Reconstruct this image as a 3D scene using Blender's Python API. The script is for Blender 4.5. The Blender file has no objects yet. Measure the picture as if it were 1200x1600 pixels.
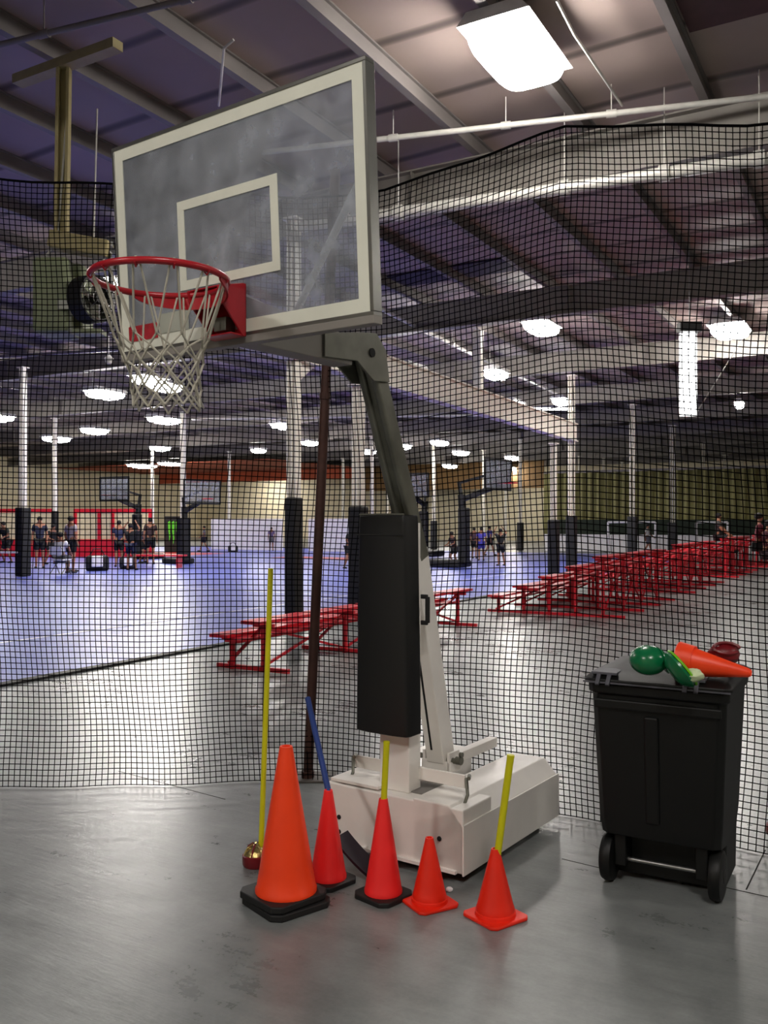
import bpy, math, random
import numpy as np
from mathutils import Vector, Matrix
random.seed(7)
S = bpy.context.scene
COL = S.collection
EYE, F, HY = 1.58, 1400.0, 815.0
# ------------------------------------------------------------------ camera, world, exposure
cam = bpy.data.cameras.new('camera'); co = bpy.data.objects.new('camera', cam); COL.objects.link(co)
cam.sensor_fit = 'VERTICAL'; cam.sensor_height = 36; cam.lens = F / 1600 * 36
cam.shift_y = 15 / 1600
cam.clip_end = 300
co.location = (0, 0, EYE); co.rotation_euler = (math.pi / 2, 0, 0)
S.camera = co
w = bpy.data.worlds.new('world'); S.world = w; w.use_nodes = True
w.node_tree.nodes['Background'].inputs[0].default_value = (.5, .5, .7, 1)
w.node_tree.nodes['Background'].inputs[1].default_value = 0.02
S.view_settings.view_transform = 'Standard'; S.view_settings.look = 'None'
S.view_settings.gamma = 1; S.view_settings.use_curve_mapping = False
S.view_settings.exposure = 0.4
LAMP = 62.0
S.cycles.max_bounces = 7; S.cycles.diffuse_bounces = 4; S.cycles.transparent_max_bounces = 12
S.cycles.use_denoising = True; S.cycles.sample_clamp_indirect = 6
S.cycles.caustics_reflective = False; S.cycles.caustics_refractive = False

# ------------------------------------------------------------------ geometry helpers
A = math.radians(29.7); SA, CA = math.sin(A), math.cos(A)     # hall direction
def W(u, s, z=0): return Vector((u * CA + s * SA, -u * SA + s * CA, z))
def P(px, py, D): return Vector(((px - 600) / F * D, D, EYE + (HY - py) / F * D))
def PZ(px, py, z):
    D = (z - EYE) * F / (HY - py); return Vector(((px - 600) / F * D, D, z))
def US(p): return (p.x * CA - p.y * SA, p.x * SA + p.y * CA)

class MB:
    def __init__(s): s.v = []; s.f = []; s.m = []
    def add(s, vs, fs, mi=0, M=None):
        o = len(s.v)
        for p in vs:
            p = Vector(p)
            s.v.append(tuple(M @ p) if M is not None else tuple(p))
        for f in fs: s.f.append([i + o for i in f]); s.m.append(mi)
        return s
    def box(s, c, d, M=None, mi=0):
        x, y, z = c; a, b, e = d[0] / 2, d[1] / 2, d[2] / 2
        vs = [(x + i * a, y + j * b, z + k * e) for k in (-1, 1) for j in (-1, 1) for i in (-1, 1)]
        return s.add(vs, [(0, 2, 3, 1), (4, 5, 7, 6), (0, 1, 5, 4), (2, 6, 7, 3), (0, 4, 6, 2), (1, 3, 7, 5)], mi, M)
    def beam(s, p0, p1, wd, ht, up=(0, 0, 1), mi=0):
        p0 = Vector(p0); p1 = Vector(p1); d = (p1 - p0); L = d.length; d.normalize()
        x = d.cross(Vector(up))
        if x.length < 1e-4: x = d.cross(Vector((1, 0, 0)))
        x.normalize(); z = x.cross(d)
        M = Matrix(((x.x, d.x, z.x, 0), (x.y, d.y, z.y, 0), (x.z, d.z, z.z, 0), (0, 0, 0, 1)))
        M.translation = (p0 + p1) / 2
        return s.box((0, 0, 0), (wd, L, ht), M, mi)
    def tube(s, pts, r, n=8, cap=True, mi=0, closed=False):
        pts = [Vector(p) for p in pts]; N = len(pts)
        rs = r if isinstance(r, (list, tuple)) else [r] * N
        vs = []; fs = []; ref = None
        for i, p in enumerate(pts):
            if closed: t = pts[(i + 1) % N] - pts[i - 1]
            else: t = pts[min(i + 1, N - 1)] - pts[max(i - 1, 0)]
            t.normalize()
            if ref is None: ref = Vector((0, 0, 1)) if abs(t.z) < .9 else Vector((1, 0, 0))
            a = t.cross(ref).normalized(); b = t.cross(a); ref = -b if False else ref
            for k in range(n):
                q = 2 * math.pi * k / n
                vs.append(p + (a * math.cos(q) + b * math.sin(q)) * rs[i])
        for i in range(N if closed else N - 1):
            j = (i + 1) % N
            for k in range(n):
                k2 = (k + 1) % n
                fs.append((i * n + k, i * n + k2, j * n + k2, j * n + k))
        if cap and not closed:
            fs.append(tuple(range(n))[::-1]); fs.append(tuple((N - 1) * n + k for k in range(n)))
        return s.add(vs, fs, mi)
    def lathe(s, prof, n=24, M=None, mi=0, cap=True):
        vs = [(r * math.cos(2 * math.pi * k / n), r * math.sin(2 * math.pi * k / n), z) for r, z in prof for k in range(n)]
        fs = []
        for i in range(len(prof) - 1):
            for k in range(n):
                k2 = (k + 1) % n
                fs.append((i * n + k, i * n + k2, (i + 1) * n + k2, (i + 1) * n + k))
        if cap:
            fs.append(tuple(range(n))[::-1]); fs.append(tuple((len(prof) - 1) * n + k for k in range(n)))
        return s.add(vs, fs, mi, M)
    def ball(s, c, r, n=12, m=8, M=None):
        r = r if isinstance(r, (list, tuple)) else (r, r, r)
        T = Matrix.Translation(Vector(c)) @ Matrix.Diagonal((r[0], r[1], r[2], 1))
        if M is not None: T = M @ T
        prof = [(max(1e-3, math.sin(math.pi * i / m)), -math.cos(math.pi * i / m)) for i in range(m + 1)]
        return s.lathe(prof, n, T)
    def prism(s, poly, a0, a1, ax='x', M=None, mi=0):
        n = len(poly)
        if ax == 'x': vs = [(a, p[0], p[1]) for a in (a0, a1) for p in poly]
        elif ax == 'y': vs = [(p[0], a, p[1]) for a in (a0, a1) for p in poly]
        else: vs = [(p[0], p[1], a) for a in (a0, a1) for p in poly]
        fs = [tuple(range(n))[::-1], tuple(range(n, 2 * n))] + [(i, (i + 1) % n, n + (i + 1) % n, n + i) for i in range(n)]
        return s.add(vs, fs, mi, M)
    def build(s, name, mats, parent=None, smooth=False, bevel=0, loc=None, rotz=0, segs=2):
        me = bpy.data.meshes.new(name); me.from_pydata(s.v, [], s.f)
        if not isinstance(mats, (list, tuple)): mats = [mats]
        for m in mats: me.materials.append(m)
        if len(mats) > 1: me.polygons.foreach_set('material_index', s.m)
        import bmesh
        if len(s.f) < 60000:
            b = bmesh.new(); b.from_mesh(me); bmesh.ops.recalc_face_normals(b, faces=b.faces); b.to_mesh(me); b.free()
        if smooth:
            me.polygons.foreach_set('use_smooth', [True] * len(me.polygons))
            try: me.set_sharp_from_angle(angle=math.radians(40))
            except Exception: pass
        o = bpy.data.objects.new(name, me); COL.objects.link(o)
        if parent: o.parent = parent
        if loc is not None: o.location = loc
        o.rotation_euler.z = rotz
        if bevel:
            md = o.modifiers.new('bevel', 'BEVEL'); md.width = bevel; md.segments = segs; md.limit_method = 'ANGLE'
        return o

def tag(o, label=None, cat=None, group=None, kind=None):
    if label: o['label'] = label
    if cat: o['category'] = cat
    if group: o['group'] = group
    if kind: o['kind'] = kind
    return o
def empty(name, loc=(0, 0, 0), rz=0, label=None, cat=None, group=None):
    o = bpy.data.objects.new(name, None); COL.objects.link(o); o.empty_display_size = .1
    o.location = loc; o.rotation_euler.z = rz
    return tag(o, label, cat, group)
def kids(o): return [c for c in ALLKIDS.get(o.name, [])]
def copy_tree(root, loc=None, rz=None, label=None):
    def rec(o, parent):
        c = o.copy(); COL.objects.link(c); c.parent = parent
        for ch in list(o.children): rec(ch, c)
        return c
    c = rec(root, None)
    if loc is not None: c.location = loc
    if rz is not None: c.rotation_euler.z = rz
    if label: c['label'] = label
    return c

# ------------------------------------------------------------------ materials
def lin(c):
    c = c / 255
    return c / 12.92 if c <= .04045 else ((c + .055) / 1.055) ** 2.4
def mat(name, rgb, rough=.5, metal=0, var=.12, scale=6, bump=0, spec=.5, rvar=0, coat=0):
    m = bpy.data.materials.new(name); m.use_nodes = True
    nt = m.node_tree; N = nt.nodes; L = nt.links; b = N['Principled BSDF']
    c = [lin(x) for x in rgb]
    tc = N.new('ShaderNodeTexCoord'); no = N.new('ShaderNodeTexNoise')
    no.inputs['Scale'].default_value = scale; no.inputs['Detail'].default_value = 5
    L.new(tc.outputs['Object'], no.inputs['Vector'])
    cr = N.new('ShaderNodeValToRGB')
    cr.color_ramp.elements[0].position = .3; cr.color_ramp.elements[1].position = .7
    cr.color_ramp.elements[0].color = [x * (1 - var) for x in c] + [1]
    cr.color_ramp.elements[1].color = [min(1, x * (1 + var)) for x in c] + [1]
    L.new(no.outputs['Fac'], cr.inputs[0]); L.new(cr.outputs[0], b.inputs['Base Color'])
    b.inputs['Roughness'].default_value = rough; b.inputs['Metallic'].default_value = metal
    b.inputs['Specular IOR Level'].default_value = spec
    if coat: b.inputs['Coat Weight'].default_value = coat; b.inputs['Coat Roughness'].default_value = .15
    if rvar:
        mr = N.new('ShaderNodeMapRange'); mr.inputs[3].default_value = rough - rvar; mr.inputs[4].default_value = rough + rvar
        L.new(no.outputs['Fac'], mr.inputs[0]); L.new(mr.outputs[0], b.inputs['Roughness'])
    if bump:
        bp = N.new('ShaderNodeBump'); bp.inputs['Strength'].default_value = bump; bp.inputs['Distance'].default_value = .01
        L.new(no.outputs['Fac'], bp.inputs['Height']); L.new(bp.outputs[0], b.inputs['Normal'])
    return m
def emit(name, rgb, st):
    m = bpy.data.materials.new(name); m.use_nodes = True; N = m.node_tree.nodes; b = N['Principled BSDF']
    b.inputs['Base Color'].default_value = (.8, .8, .8, 1)
    b.inputs['Emission Color'].default_value = [lin(x) for x in rgb] + [1]; b.inputs['Emission Strength'].default_value = st
    return m

def concrete():
    m = mat('concrete', (116, 120, 120), .4, var=.0)
    nt = m.node_tree; N = nt.nodes; L = nt.links; b = N['Principled BSDF']
    tc = N.new('ShaderNodeTexCoord')
    def noise(sc, det=8, ro=.6, vec=None):
        n = N.new('ShaderNodeTexNoise'); n.inputs['Scale'].default_value = sc; n.inputs['Detail'].default_value = det; n.inputs['Roughness'].default_value = ro
        L.new(vec or tc.outputs['Object'], n.inputs['Vector']); return n
    n1 = noise(.9); n2 = noise(7); n3 = noise(60, 3)
    mp = N.new('ShaderNodeMapping'); mp.inputs['Scale'].default_value = (1, 6, 1); mp.inputs['Rotation'].default_value = (0, 0, .6)
    L.new(tc.outputs['Object'], mp.inputs['Vector']); n4 = noise(1.4, 8, .7, mp.outputs[0])
    def math_(op, a, bb):
        q = N.new('ShaderNodeMath'); q.operation = op
        for i, x in enumerate((a, bb)):
            if isinstance(x, (int, float)): q.inputs[i].default_value = x
            else: L.new(x, q.inputs[i])
        return q.outputs[0]
    s = math_('ADD', math_('MULTIPLY', n1.outputs[0], .4), math_('MULTIPLY', n2.outputs[0], .25))
    s = math_('ADD', s, math_('MULTIPLY', n4.outputs[0], .25)); s = math_('ADD', s, math_('MULTIPLY', n3.outputs[0], .1))
    cr = N.new('ShaderNodeValToRGB'); e = cr.color_ramp.elements
    e[0].position = .38; e[0].color = (lin(92), lin(95), lin(95), 1); e[1].position = .62; e[1].color = (lin(140), lin(144), lin(143), 1)
    L.new(s, cr.inputs[0])
    # thin dark cracks and saw-cut joints
    vo = N.new('ShaderNodeTexVoronoi'); vo.feature = 'DISTANCE_TO_EDGE'; vo.inputs['Scale'].default_value = .33
    dist = N.new('ShaderNodeVectorMath'); dist.operation = 'ADD'
    sc = N.new('ShaderNodeVectorMath'); sc.operation = 'SCALE'; sc.inputs['Scale'].default_value = .06
    L.new(n2.outputs['Color'], sc.inputs[0]); L.new(tc.outputs['Object'], dist.inputs[0]); L.new(sc.outputs[0], dist.inputs[1])
    L.new(dist.outputs[0], vo.inputs['Vector'])
    ck = math_('LESS_THAN', vo.outputs['Distance'], .0016)
    ck = math_('MULTIPLY', ck, math_('GREATER_THAN', n1.outputs[0], .53))
    mx = N.new('ShaderNodeMix'); mx.data_type = 'RGBA'; L.new(math_('MULTIPLY', ck, .6), mx.inputs[0])
    L.new(cr.outputs[0], mx.inputs[6]); mx.inputs[7].default_value = (.05, .05, .05, 1)
    L.new(mx.outputs[2], b.inputs['Base Color'])
    mr = N.new('ShaderNodeMapRange'); mr.inputs[1].default_value = .3; mr.inputs[2].default_value = .7; mr.inputs[3].default_value = .21; mr.inputs[4].default_value = .40
    L.new(s, mr.inputs[0]); L.new(mr.outputs[0], b.inputs['Roughness'])
    bp = N.new('ShaderNodeBump'); bp.inputs['Strength'].default_value = .25; bp.inputs['Distance'].default_value = .01
    L.new(n4.outputs[0], bp.inputs['Height']); L.new(bp.outputs[0], b.inputs['Normal'])
    return m
def ceiling_mat():
    # white vinyl insulation: rippled, with slightly sagging seams across the purlins (object Y = along the purlins)
    m = mat('vinyl_insulation', (156, 140, 134), .6, var=.12, scale=.5)
    nt = m.node_tree; N = nt.nodes; L = nt.links; b = N['Principled BSDF']
    tc = N.new('ShaderNodeTexCoord')
    wv = N.new('ShaderNodeTexWave'); wv.bands_direction = 'Y'; wv.inputs['Scale'].default_value = .22
    wv.inputs['Distortion'].default_value = 3; wv.inputs['Detail'].default_value = 2; wv.inputs['Detail Scale'].default_value = .35
    L.new(tc.outputs['Object'], wv.inputs['Vector'])
    cr = N.new('ShaderNodeValToRGB'); e = cr.color_ramp.elements
    e[0].position = 0; e[0].color = (.28, .28, .28, 1); e[1].position = .05; e[1].color = (1, 1, 1, 1)
    L.new(wv.outputs['Fac'], cr.inputs[0])
    mx = N.new('ShaderNodeMix'); mx.data_type = 'RGBA'; mx.blend_type = 'MULTIPLY'; mx.inputs[0].default_value = 1
    old = b.inputs['Base Color'].links[0].from_socket
    L.new(old, mx.inputs[6]); L.new(cr.outputs[0], mx.inputs[7]); L.new(mx.outputs[2], b.inputs['Base Color'])
    bp = N.new('ShaderNodeBump'); bp.inputs['Strength'].default_value = .6; bp.inputs['Distance'].default_value = .08
    L.new(wv.outputs['Fac'], bp.inputs['Height']); L.new(bp.outputs[0], b.inputs['Normal'])
    return m
def glass_mat():
    m = bpy.data.materials.new('scuffed_clear_board'); m.use_nodes = True
    nt = m.node_tree; N = nt.nodes; L = nt.links; N.clear()
    out = N.new('ShaderNodeOutputMaterial'); tr = N.new('ShaderNodeBsdfTransparent'); tr.inputs[0].default_value = (.86, .88, .9, 1)
    df = N.new('ShaderNodeBsdfDiffuse'); df.inputs[0].default_value = (.68, .73, .84, 1)
    gl = N.new('ShaderNodeBsdfGlossy'); gl.inputs['Roughness'].default_value = .2
    tc = N.new('ShaderNodeTexCoord')
    n1 = N.new('ShaderNodeTexNoise'); n1.inputs['Scale'].default_value = 2.6; n1.inputs['Detail'].default_value = 9; n1.inputs['Roughness'].default_value = .68
    n2 = N.new('ShaderNodeTexNoise'); n2.inputs['Scale'].default_value = 9; n2.inputs['Detail'].default_value = 4
    L.new(tc.outputs['Object'], n1.inputs['Vector']); L.new(tc.outputs['Object'], n2.inputs['Vector'])
    ml = N.new('ShaderNodeMath'); ml.operation = 'MULTIPLY'; L.new(n1.outputs[0], ml.inputs[0]); L.new(n2.outputs[0], ml.inputs[1])
    cr = N.new('ShaderNodeValToRGB'); e = cr.color_ramp.elements
    e[0].position = .16; e[0].color = (.12, .12, .12, 1); e[1].position = .44; e[1].color = (.42, .42, .42, 1)
    L.new(ml.outputs[0], cr.inputs[0])
    m1 = N.new('ShaderNodeMixShader'); L.new(cr.outputs[0], m1.inputs[0]); L.new(tr.outputs[0], m1.inputs[1]); L.new(df.outputs[0], m1.inputs[2])
    lw = N.new('ShaderNodeFresnel'); lw.inputs[0].default_value = 1.4
    m2 = N.new('ShaderNodeMixShader'); L.new(lw.outputs[0], m2.inputs[0]); L.new(m1.outputs[0], m2.inputs[1]); L.new(gl.outputs[0], m2.inputs[2])
    L.new(m2.outputs[0], out.inputs[0])
    return m

M = {}
M['floor'] = concrete(); M['ceil'] = ceiling_mat(); M['glass'] = glass_mat()
M['court'] = mat('blue_court_tiles', (92, 102, 184), .36, var=.05, scale=2, rvar=.04, spec=.35)
M['court_red'] = mat('red_court_paint', (190, 60, 60), .35)
M['court_line'] = mat('white_court_line', (215, 215, 225), .35)
M['beam'] = mat('painted_grey_steel', (132, 127, 121), .55, var=.15, scale=1.5)
M['beam_white'] = mat('white_steel', (236, 232, 222), .5, var=.06, scale=2)
M['purlin'] = mat('purlin_steel', (118, 112, 110), .5, var=.2, scale=1)
M['pipe'] = mat('pale_pipe', (205, 203, 196), .35, metal=.2)
M['galv'] = mat('galvanised_steel', (150, 150, 150), .3, metal=.9)
M['cream'] = mat('cream_wall', (228, 218, 188), .7, var=.06, scale=.4)
M['olive'] = mat('olive_curtain', (150, 146, 96), .8, var=.2, scale=.6)
M['darkgreen'] = mat('dark_green_screen', (32, 44, 30), .8, var=.25)
M['rust'] = mat('rust_orange_panel', (178, 84, 52), .7, var=.25, scale=.5)
M['brown_panel'] = mat('brown_panel', (128, 98, 58), .7, var=.2, scale=.5)
M['white'] = mat('scuffed_white_paint', (238, 234, 228), .45, var=.05, scale=5, coat=.2)
M['white_matte'] = mat('matte_white', (238, 236, 238), .6, var=.05)
M['frame_white'] = mat('white_board_line', (225, 226, 212), .5, var=.05)
M['greysteel'] = mat('weathered_grey_steel', (112, 112, 102), .42, metal=.55, var=.25, scale=7, rvar=.1)
M['alu'] = mat('aluminium_edge', (128, 128, 124), .3, metal=.8)
M['red_gloss'] = mat('red_rim_paint', (164, 22, 34), .3, var=.12, scale=12)
M['red_metal'] = mat('red_bleacher_paint', (196, 30, 46), .35, var=.12, scale=3)
M['net'] = mat('black_netting_twine', (7, 7, 8), .9, spec=.05)
M['hoopnet'] = mat('dirty_white_cord', (172, 168, 154), .8, var=.15, scale=20)
M['pad'] = mat('black_vinyl_pad', (8, 8, 10), .5, var=.15, scale=3, bump=.2)
M['black'] = mat('black_rubber', (17, 17, 18), .6, var=.2)
M['bin'] = mat('charcoal_bin_plastic', (12, 13, 13), .5, var=.15, scale=4, bump=.05, spec=.3)
M['bin_hinge'] = mat('grey_bin_hinge', (78, 78, 86), .5)
M['orange'] = mat('orange_cone_vinyl', (255, 66, 18), .42, var=.07, scale=8)
M['pink'] = mat('fluorescent_red_cone', (255, 42, 42), .45, var=.05, scale=8)
M['redorange'] = mat('small_cone_red_orange', (238, 40, 16), .42, var=.06, scale=8)
M['yellow'] = mat('yellow_stick', (205, 200, 12), .4, var=.06)
M['blue_stick'] = mat('blue_stick', (38, 62, 128), .4)
M['rusty'] = mat('rusty_brown_pole', (66, 40, 34), .6, metal=.3, var=.35, scale=9, bump=.2)
M['plate'] = mat('dull_floor_plate', (70, 64, 60), .6, var=.2)
M['dark'] = mat('dark_hole', (8, 8, 8), .8)
M['heater'] = mat('grey_green_enamel', (120, 128, 96), .45, var=.15, scale=3)
M['tan'] = mat('tan_hanger_paint', (158, 146, 104), .55, var=.12)
M['dimgrey'] = mat('dim_grey_patch', (120, 116, 112), .6)
M['green'] = mat('green_plastic', (14, 110, 66), .25, var=.12, scale=10)
M['lime'] = mat('lime_plastic', (120, 200, 24), .35, var=.1, scale=10)
M['cloth'] = mat('pale_green_cloth', (196, 210, 168), .8, var=.15, scale=20, bump=.5)
M['crimson'] = mat('dark_red_plastic', (110, 14, 24), .4, var=.2, scale=12)
M['skin'] = mat('skin', (150, 104, 80), .6)
M['tube'] = emit('lit_tube', (255, 255, 255), 9)
M['lamp'] = emit('lamp_diffuser', (255, 249, 242), LAMP)
M['lamp_far'] = M['lamp']
M['lamp_case'] = mat('lamp_housing', (190, 190, 190), .4)
M['sign_green'] = mat('sign_green', (90, 210, 40), .5)
M['sticker_red'] = mat('red_sticker', (168, 40, 50), .4, var=.3, scale=40)
M['sticker_grey'] = mat('grey_sticker', (170, 172, 160), .4)

# ------------------------------------------------------------------ setting
RZ = -A
f = MB(); f.box((-20, 38, -.05), (110, 110, .1)); tag(f.build('floor', M['floor'], rotz=RZ), kind='structure')
ZC = EYE + 5.2
c = MB(); c.box((-20, 38, ZC + .1), (110, 110, .1)); tag(c.build('ceiling', M['ceil'], rotz=RZ), kind='structure')
SF = 70
wl = MB(); wl.box((-20, SF + .1, ZC / 2), (110, .2, ZC)); tag(wl.build('wall_far', M['cream'], rotz=RZ), kind='structure')
wl = MB(); wl.box((-62, 32, ZC / 2), (.2, 84, ZC)); tag(wl.build('wall_left', M['cream'], rotz=RZ), kind='structure')
wl = MB(); wl.box((18, 32, ZC / 2), (.2, 84, ZC)); tag(wl.build('wall_right', M['cream'], rotz=RZ), kind='structure')
wl = MB(); wl.box((-20, -9.5, ZC / 2), (110, .2, ZC)); tag(wl.build('wall_back', M['cream'], rotz=RZ), kind='structure')

# purlins along the hall, rigid beams across it
proto = None
for k in range(-30, 14):
    u = -1.98 + 1.5 * k
    if proto is None:
        b = MB(); b.box((0, 31, -.012), (.09, 80, .02)); b.box((0, 31, -.11), (.02, 80, .2)); b.box((.0, 31, -.215), (.1, 80, .014))
        o = proto = b.build('roof_purlin', M['purlin'], rotz=RZ)
        tag(o, kind='structure')
    else:
        o = proto.copy(); COL.objects.link(o)
    o.location = W(u, 0, ZC + .05)
proto = None
for i in range(-1, 10):
    s = 11.4 + 7.1 * (i - 0)
    if s > 69: break
    if proto is None:
        b = MB(); L = 78; h = .62
        b.box((-22, 0, -h / 2), (L, .02, h)); b.box((-22, 0, -h + .012), (L, .26, .024)); b.box((-22, 0, -.012), (L, .22, .024))
        for q in range(-10, 3): b.box((q * 6.0, 0, -h / 2), (.02, .22, h - .04))
        proto = b.build('roof_beam', M['beam'], rotz=RZ); tag(proto, kind='structure'); o = proto
    else:
        o = proto.copy(); COL.objects.link(o)
    o.location = W(0, s, ZC - .18)

# dark replaced roof panels and rust panels at the far end
def ceil_panel(u0, u1, s0, s1, z, m):
    b = MB(); b.box((0, 0, 0), (abs(u1 - u0), abs(s1 - s0), .03))
    o = b.build('ceiling_panel', m, loc=W((u0 + u1) / 2, (s0 + s1) / 2, z), rotz=RZ); tag(o, kind='structure'); return o
M['darkpanel'] = mat('dark_roof_panel', (70, 40, 46), .7)
M['darkpanel2'] = mat('dark_violet_roof_panel', (48, 38, 62), .7)
def panel_px(x0, y0, x1, y1, m):
    a = US(PZ(x0, y0, ZC)); b_ = US(PZ(x1, y1, ZC)); ceil_panel(a[0], b_[0], a[1], b_[1], ZC + .02, m)
ceil_panel(-1.9, .95, 9.2, 9.9, ZC + .02, M['darkpanel'])
ceil_panel(-9.4, -8.1, 16.6, 17.5, ZC + .02, M['darkpanel2']); ceil_panel(-7.9, -6.6, 16.6, 17.5, ZC + .02, M['darkpanel2'])
def on_line(px, s):          # hall coordinate u of the point on hall line s seen at px
    k = (px - 600) / F; D = s / (CA + SA * k); p = Vector((k * D, D, 0)); return US(p)[0]
def fascia(x0, x1, s, z0, m, name):
    a, b_ = on_line(x0, s), on_line(x1, s); b = MB(); b.box(((b_ - a) / 2, 0, (z0 + ZC) / 2), (b_ - a, .12, ZC - z0))
    tag(b.build(name, m, loc=W(a, s), rotz=RZ), kind='structure')
fascia(250, 560, 62, EYE + 3.5, M['rust'], 'roof_fascia')
fascia(560, 850, 66, EYE + 2.6, M['brown_panel'], 'roof_fascia')
ceil_panel(on_line(250, 62), on_line(560, 62), 50, 62, EYE + 4.35, M['rust'])

# blue sport court
ct = MB(); ct.box((0, 0, .008), (36, 46, .016)); court = ct.build('blue_court', M['court'], loc=W(-25.5, 20), rotz=RZ)
court.name = 'court_floor'; tag(court, kind='structure')
ed = MB(); ed.box((18.03, 0, .012), (.12, 46, .024)); ed.build('court_edge', M['black'], court)
mk = MB()
for (a, b_, c_, d_) in [(-2.2, 6.2, -12, -9), (-9, -3, 11, 14.5), (2, 7, 11, 13)]:
    mk.box(((a + b_) / 2, (c_ + d_) / 2, .019), (b_ - a, d_ - c_, .004))
mk.build('key_area', M['court_red'], court)
ln = MB()
for y in (-18, -4, 10, 20): ln.box((0, y, .021), (34, .05, .004))
for x in (-16, 0, 15.5): ln.box((x, 1, .0215), (.05, 38, .004))
ln.build('court_line', M['court_line'], court)

def joint(a, b_):
    a = Vector(PZ(*a, 0)); b_ = Vector(PZ(*b_, 0)); q = MB(); q.beam((a.x, a.y, .0003), (b_.x, b_.y, .0003), .006, .0012); tag(q.build('floor_joint', M['dark'], ), kind='structure')
joint((878, 1342), (936, 1356)); joint((1130, 1386), (1230, 1408)); joint((1196, 1328), (1166, 1390)); joint((185, 1205), (352, 1249))
joint((900, 1100), (1000, 1122))
# ------------------------------------------------------------------ columns with pads
def column(px, D=None, base=None, top=None, w_=.17, pad=True, label='', padh=1.95, padw=.26, ztop=ZC - .8, name='padded_column'):
    D = D or EYE * F / (base - HY); w_ *= .74; padw *= .76
    x = (px - 600) / F * D
    e = empty(name, (x, D, 0), RZ, label, 'column', 'white steel columns across the hall')
    zt = EYE + (HY - top) / F * D if top else ztop
    b = MB(); h = w_ / 2
    b.box((0, 0, zt / 2), (w_ * .12, w_, zt)); b.box((-h, 0, zt / 2), (.02, w_, zt)); b.box((h, 0, zt / 2), (.02, w_, zt))
    b.build('steel_shaft', M['beam_white'], e)
    p = MB(); p.box((0, 0, zt - .02), (w_ * 1.8, w_ * 1.8, .03)); p.build('cap_plate', M['beam_white'], e)
    if pad:
        p = MB(); p.box((0, 0, padh / 2 + .03), (padw, padw, padh)); p.build('column_pad', M['black'], e, bevel=.03)
    return e
column(459, base=985, w_=.19, label='nearest tall white column with black padding, left of the brown pole', padh=1.9, padw=.27)
column(560, D=14.8, top=601, w_=.2, padh=1.8, padw=.34, label='white column with black pad behind the near red bleacher, next after the nearest')
column(865, D=24.6, top=692, w_=.17, padh=1.6, padw=.36, label='left one of the two paired white columns behind the large red bleachers')
column(893, D=26, top=586, w_=.2, padh=1.72, padw=.36, label='right one of the paired white columns, its pad the tallest by the big bleachers')
column(988, D=33.6, w_=.2, padh=1.75, padw=.42, label='white column standing left of the first soccer goal, black pad below')
column(1051, D=41, w_=.26, padh=1.5, padw=.5, label='white column between the two far white soccer goals')
column(1098, D=49.8, w_=.26, padh=1.4, padw=.5, label='white column at the left post of the right soccer goal')
column(1133, D=59, w_=.28, padh=1.6, padw=.55, label='white column second from the right edge, over the far bleachers')
column(1159, D=64, w_=.24, pad=True, padh=1.5, padw=.5, label='last white column on the right, over the person in dark red')
column(36, D=25.5, w_=.19, padh=1.95, padw=.42, label='leftmost white column with a black pad, in front of the red booth')
column(86, D=38, w_=.2, padh=2.0, padw=.3, label='white column behind the standing person in the patterned shirt')
column(286, D=36, w_=.2, padh=1.7, padw=.5, label='white column with wide black pad right of the green-marked banner')
column(238, D=52, w_=.16, pad=False, label='thin bare column above the right end of the red booth')
column(358, D=56, w_=.16, pad=False, label='thin bare column above the white panels on the left')
column(536, D=62, w_=.17, pad=True, padh=1.5, padw=.3, label='thin far column just right of the brown leaning pole')
column(581, D=46, w_=.17, pad=False, label='thin far column right behind the second padded column')
column(605, D=60, w_=.15, pad=False, label='faint far column just left of the grey goal arm')
column(678, D=50, w_=.17, pad=True, padh=1.6, padw=.4, label='thin far column just right of the black upright goal pad')
column(756, D=55, w_=.17, pad=False, label='thin far column behind the playing children')
column(790, D=58, w_=.15, pad=False, label='thinner far column right of the playing children')
column(813, D=48, w_=.17, pad=True, padh=1.5, padw=.4, label='thin far column left of the paired white columns')
column(905, D=60, w_=.16, pad=False, label='faint far column right of the paired white columns')
column(943, D=62, w_=.15, pad=False, label='faint thin column before the olive curtain, over the first soccer goal left post')
column(972, D=66, w_=.15, pad=False, label='faintest thin column before the olive curtain, over the first soccer goal')

# low white girder on the paired columns
p0 = P(459, 0, 13.0); p1 = P(893, 0, 26.0)
g = MB()
za, zb = EYE + 2.35, EYE + 2.85
d = (p1 - p0); d.z = 0; d.normalize()
a0 = Vector((p0.x, p0.y, 0)) - d * 2.9; a1 = Vector((p1.x, p1.y, 0)) + d * .3
for z, w_, h in ((za, .24, .03), (zb, .24, .03)):
    g.beam((a0.x, a0.y, z), (a1.x, a1.y, z), w_, h)
g.beam((a0.x, a0.y, (za + zb) / 2), (a1.x, a1.y, (za + zb) / 2), .14, zb - za)
tag(g.build('low_girder', M['beam_white']), kind='structure')
gp = P(747, 0, 20.6); b = MB(); b.box((0, 0, (zb + ZC - .8) / 2), (.2, .16, ZC - .8 - zb)); tag(b.build('girder_post', M['beam_white'], loc=(gp.x, gp.y, 0), rotz=RZ), kind='structure')
kb = MB(); q = Vector((p0.x, p0.y, 0)) + d * .08
kb.add([tuple(q + Vector((0, -.04, 3.6))), tuple(q + d * .5 + Vector((0, -.04, 3.93))), tuple(q + Vector((0, -.04, 3.93))),
        tuple(q + Vector((0, .04, 3.6))), tuple(q + d * .5 + Vector((0, .04, 3.93))), tuple(q + Vector((0, .04, 3.93)))],
       [(0, 1, 2), (5, 4, 3), (0, 3, 4, 1), (1, 4, 5, 2), (2, 5, 3, 0)])
tag(kb.build('girder_knee', M['beam_white']), kind='structure')

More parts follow.
